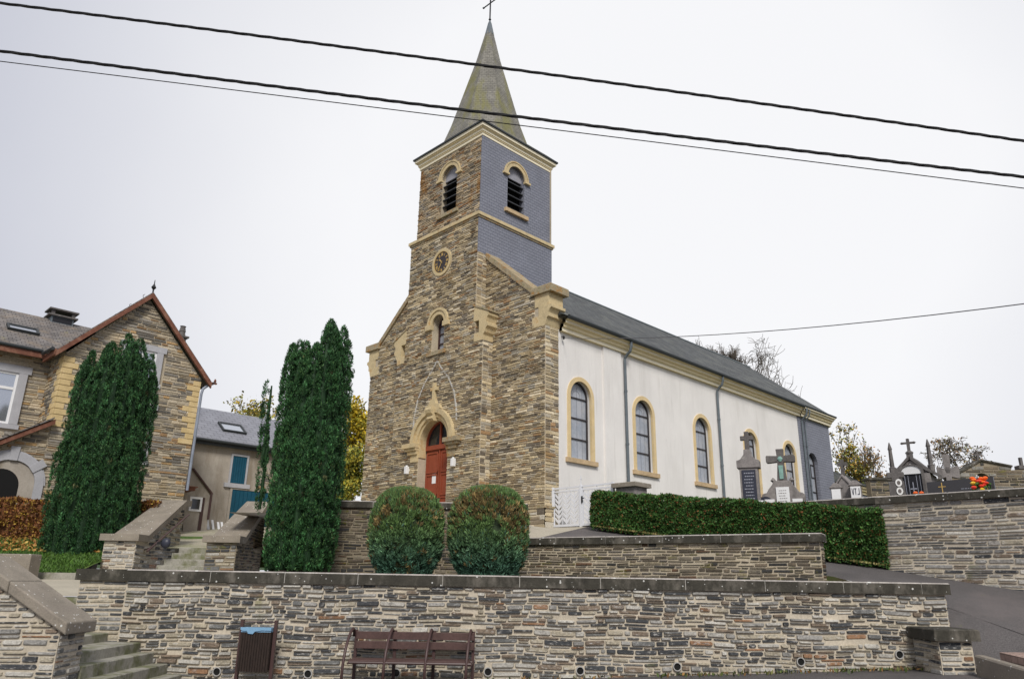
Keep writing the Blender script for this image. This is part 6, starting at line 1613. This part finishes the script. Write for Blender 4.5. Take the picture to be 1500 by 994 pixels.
mb = MB()
for (ua, va), (ub, vb) in zip(out[:2], out[1:3]):
    mb.prism([(ua, va+.003), (ub, vb+.003), (ub, vb+.06), (ua, va+.06)], fgw, -.45, .06)
mb.build('coping', M_COPE, gw, 'F')
t_ = q(1436, 674); mb = MB(); mb.box(t_[0]-.03, t_[0]+.03, D+.1, D+.16, t_[1], t_[1]+.34); mb.box(t_[0]-.11, t_[0]+.11, D+.101, D+.159, t_[1]+.18, t_[1]+.24); mb.build('small_cross', M_TOMBD, gw, 'F')
t_ = q(1499, 686); mb = MB(); mb.box(t_[0]-.1, t_[0]+.3, D+.05, D+.3, t_[1], t_[1]+.12); mb.box(t_[0]+.02, t_[0]+.1, D+.1, D+.2, t_[1]+.12, t_[1]+.4); mb.build('cross_stump', M_TOMBD, gw, 'F')

# ================================================================== LIGHT
w = bpy.data.worlds.new('World'); scene.world = w; w.use_nodes = True
nt = w.node_tree; nt.nodes.clear()
N = nt.nodes.new
out_ = N('ShaderNodeOutputWorld'); bg = N('ShaderNodeBackground'); bg.inputs['Strength'].default_value = .1
sky = N('ShaderNodeTexSky'); sky.sky_type = 'NISHITA'; sky.sun_disc = False
sd = Vector((.62, -.5, .72)).normalized()
el = math.asin(sd.z); az = math.atan2(sd.x, sd.y)
sky.sun_elevation = el; sky.sun_rotation = az; sky.dust_density = 3
hs = N('ShaderNodeHueSaturation'); hs.inputs['Saturation'].default_value = .25; hs.inputs['Value'].default_value = 1.0
nt.links.new(sky.outputs[0], hs.inputs['Color'])
tc = N('ShaderNodeTexCoord')
# overcast layer: soft bright area plus faint cloud texture
nz = N('ShaderNodeTexNoise'); nz.inputs['Scale'].default_value = 1.6; nz.inputs['Detail'].default_value = 5; nz.inputs['Roughness'].default_value = .5
nt.links.new(tc.outputs['Generated'], nz.inputs['Vector'])
dp = N('ShaderNodeVectorMath'); dp.operation = 'DOT_PRODUCT'; bd_ = ray(900, 330).normalized(); dp.inputs[1].default_value = tuple(bd_)
nt.links.new(tc.outputs['Generated'], dp.inputs[0])
mr = N('ShaderNodeMapRange'); mr.inputs[1].default_value = .7; mr.inputs[2].default_value = 1.; mr.inputs[3].default_value = 0.; mr.inputs[4].default_value = 1.
nt.links.new(dp.outputs['Value'], mr.inputs[0])
m1 = N('ShaderNodeMath'); m1.operation = 'MULTIPLY_ADD'; m1.inputs[1].default_value = .42; nt.links.new(nz.outputs['Fac'], m1.inputs[0]); nt.links.new(mr.outputs[0], m1.inputs[2])
cr_ = N('ShaderNodeValToRGB'); nt.links.new(m1.outputs[0], cr_.inputs[0])
cr_.color_ramp.elements[0].position = .1; cr_.color_ramp.elements[0].color = (.50, .52, .61, 1)
cr_.color_ramp.elements[1].position = 1.; cr_.color_ramp.elements[1].color = (.915, .918, .94, 1)
mu = N('ShaderNodeMix'); mu.data_type = 'RGBA'; mu.blend_type = 'MULTIPLY'; mu.inputs[0].default_value = 1; mu.inputs[7].default_value = (9.9, 9.9, 9.9, 1)
nt.links.new(cr_.outputs[0], mu.inputs[6])
mx = N('ShaderNodeMix'); mx.data_type = 'RGBA'; mx.inputs[0].default_value = .94
nt.links.new(hs.outputs[0], mx.inputs[6]); nt.links.new(mu.outputs[2], mx.inputs[7])
nt.links.new(mx.outputs[2], bg.inputs[0]); nt.links.new(bg.outputs[0], out_.inputs[0])
sl_ = bpy.data.lights.new('sun', 'SUN'); sl_.energy = 2.7; sl_.angle = math.radians(16); sl_.color = (1, .96, .9)
so = bpy.data.objects.new('sun', sl_); COL.objects.link(so); so.rotation_euler = (-sd).to_track_quat('-Z', 'Y').to_euler(); so.location = (30, -30, 40)
scene.view_settings.view_transform = 'Standard'; scene.view_settings.look = 'None'; scene.view_settings.exposure = .1; scene.view_settings.gamma = 1.
scene.view_settings.use_curve_mapping = False
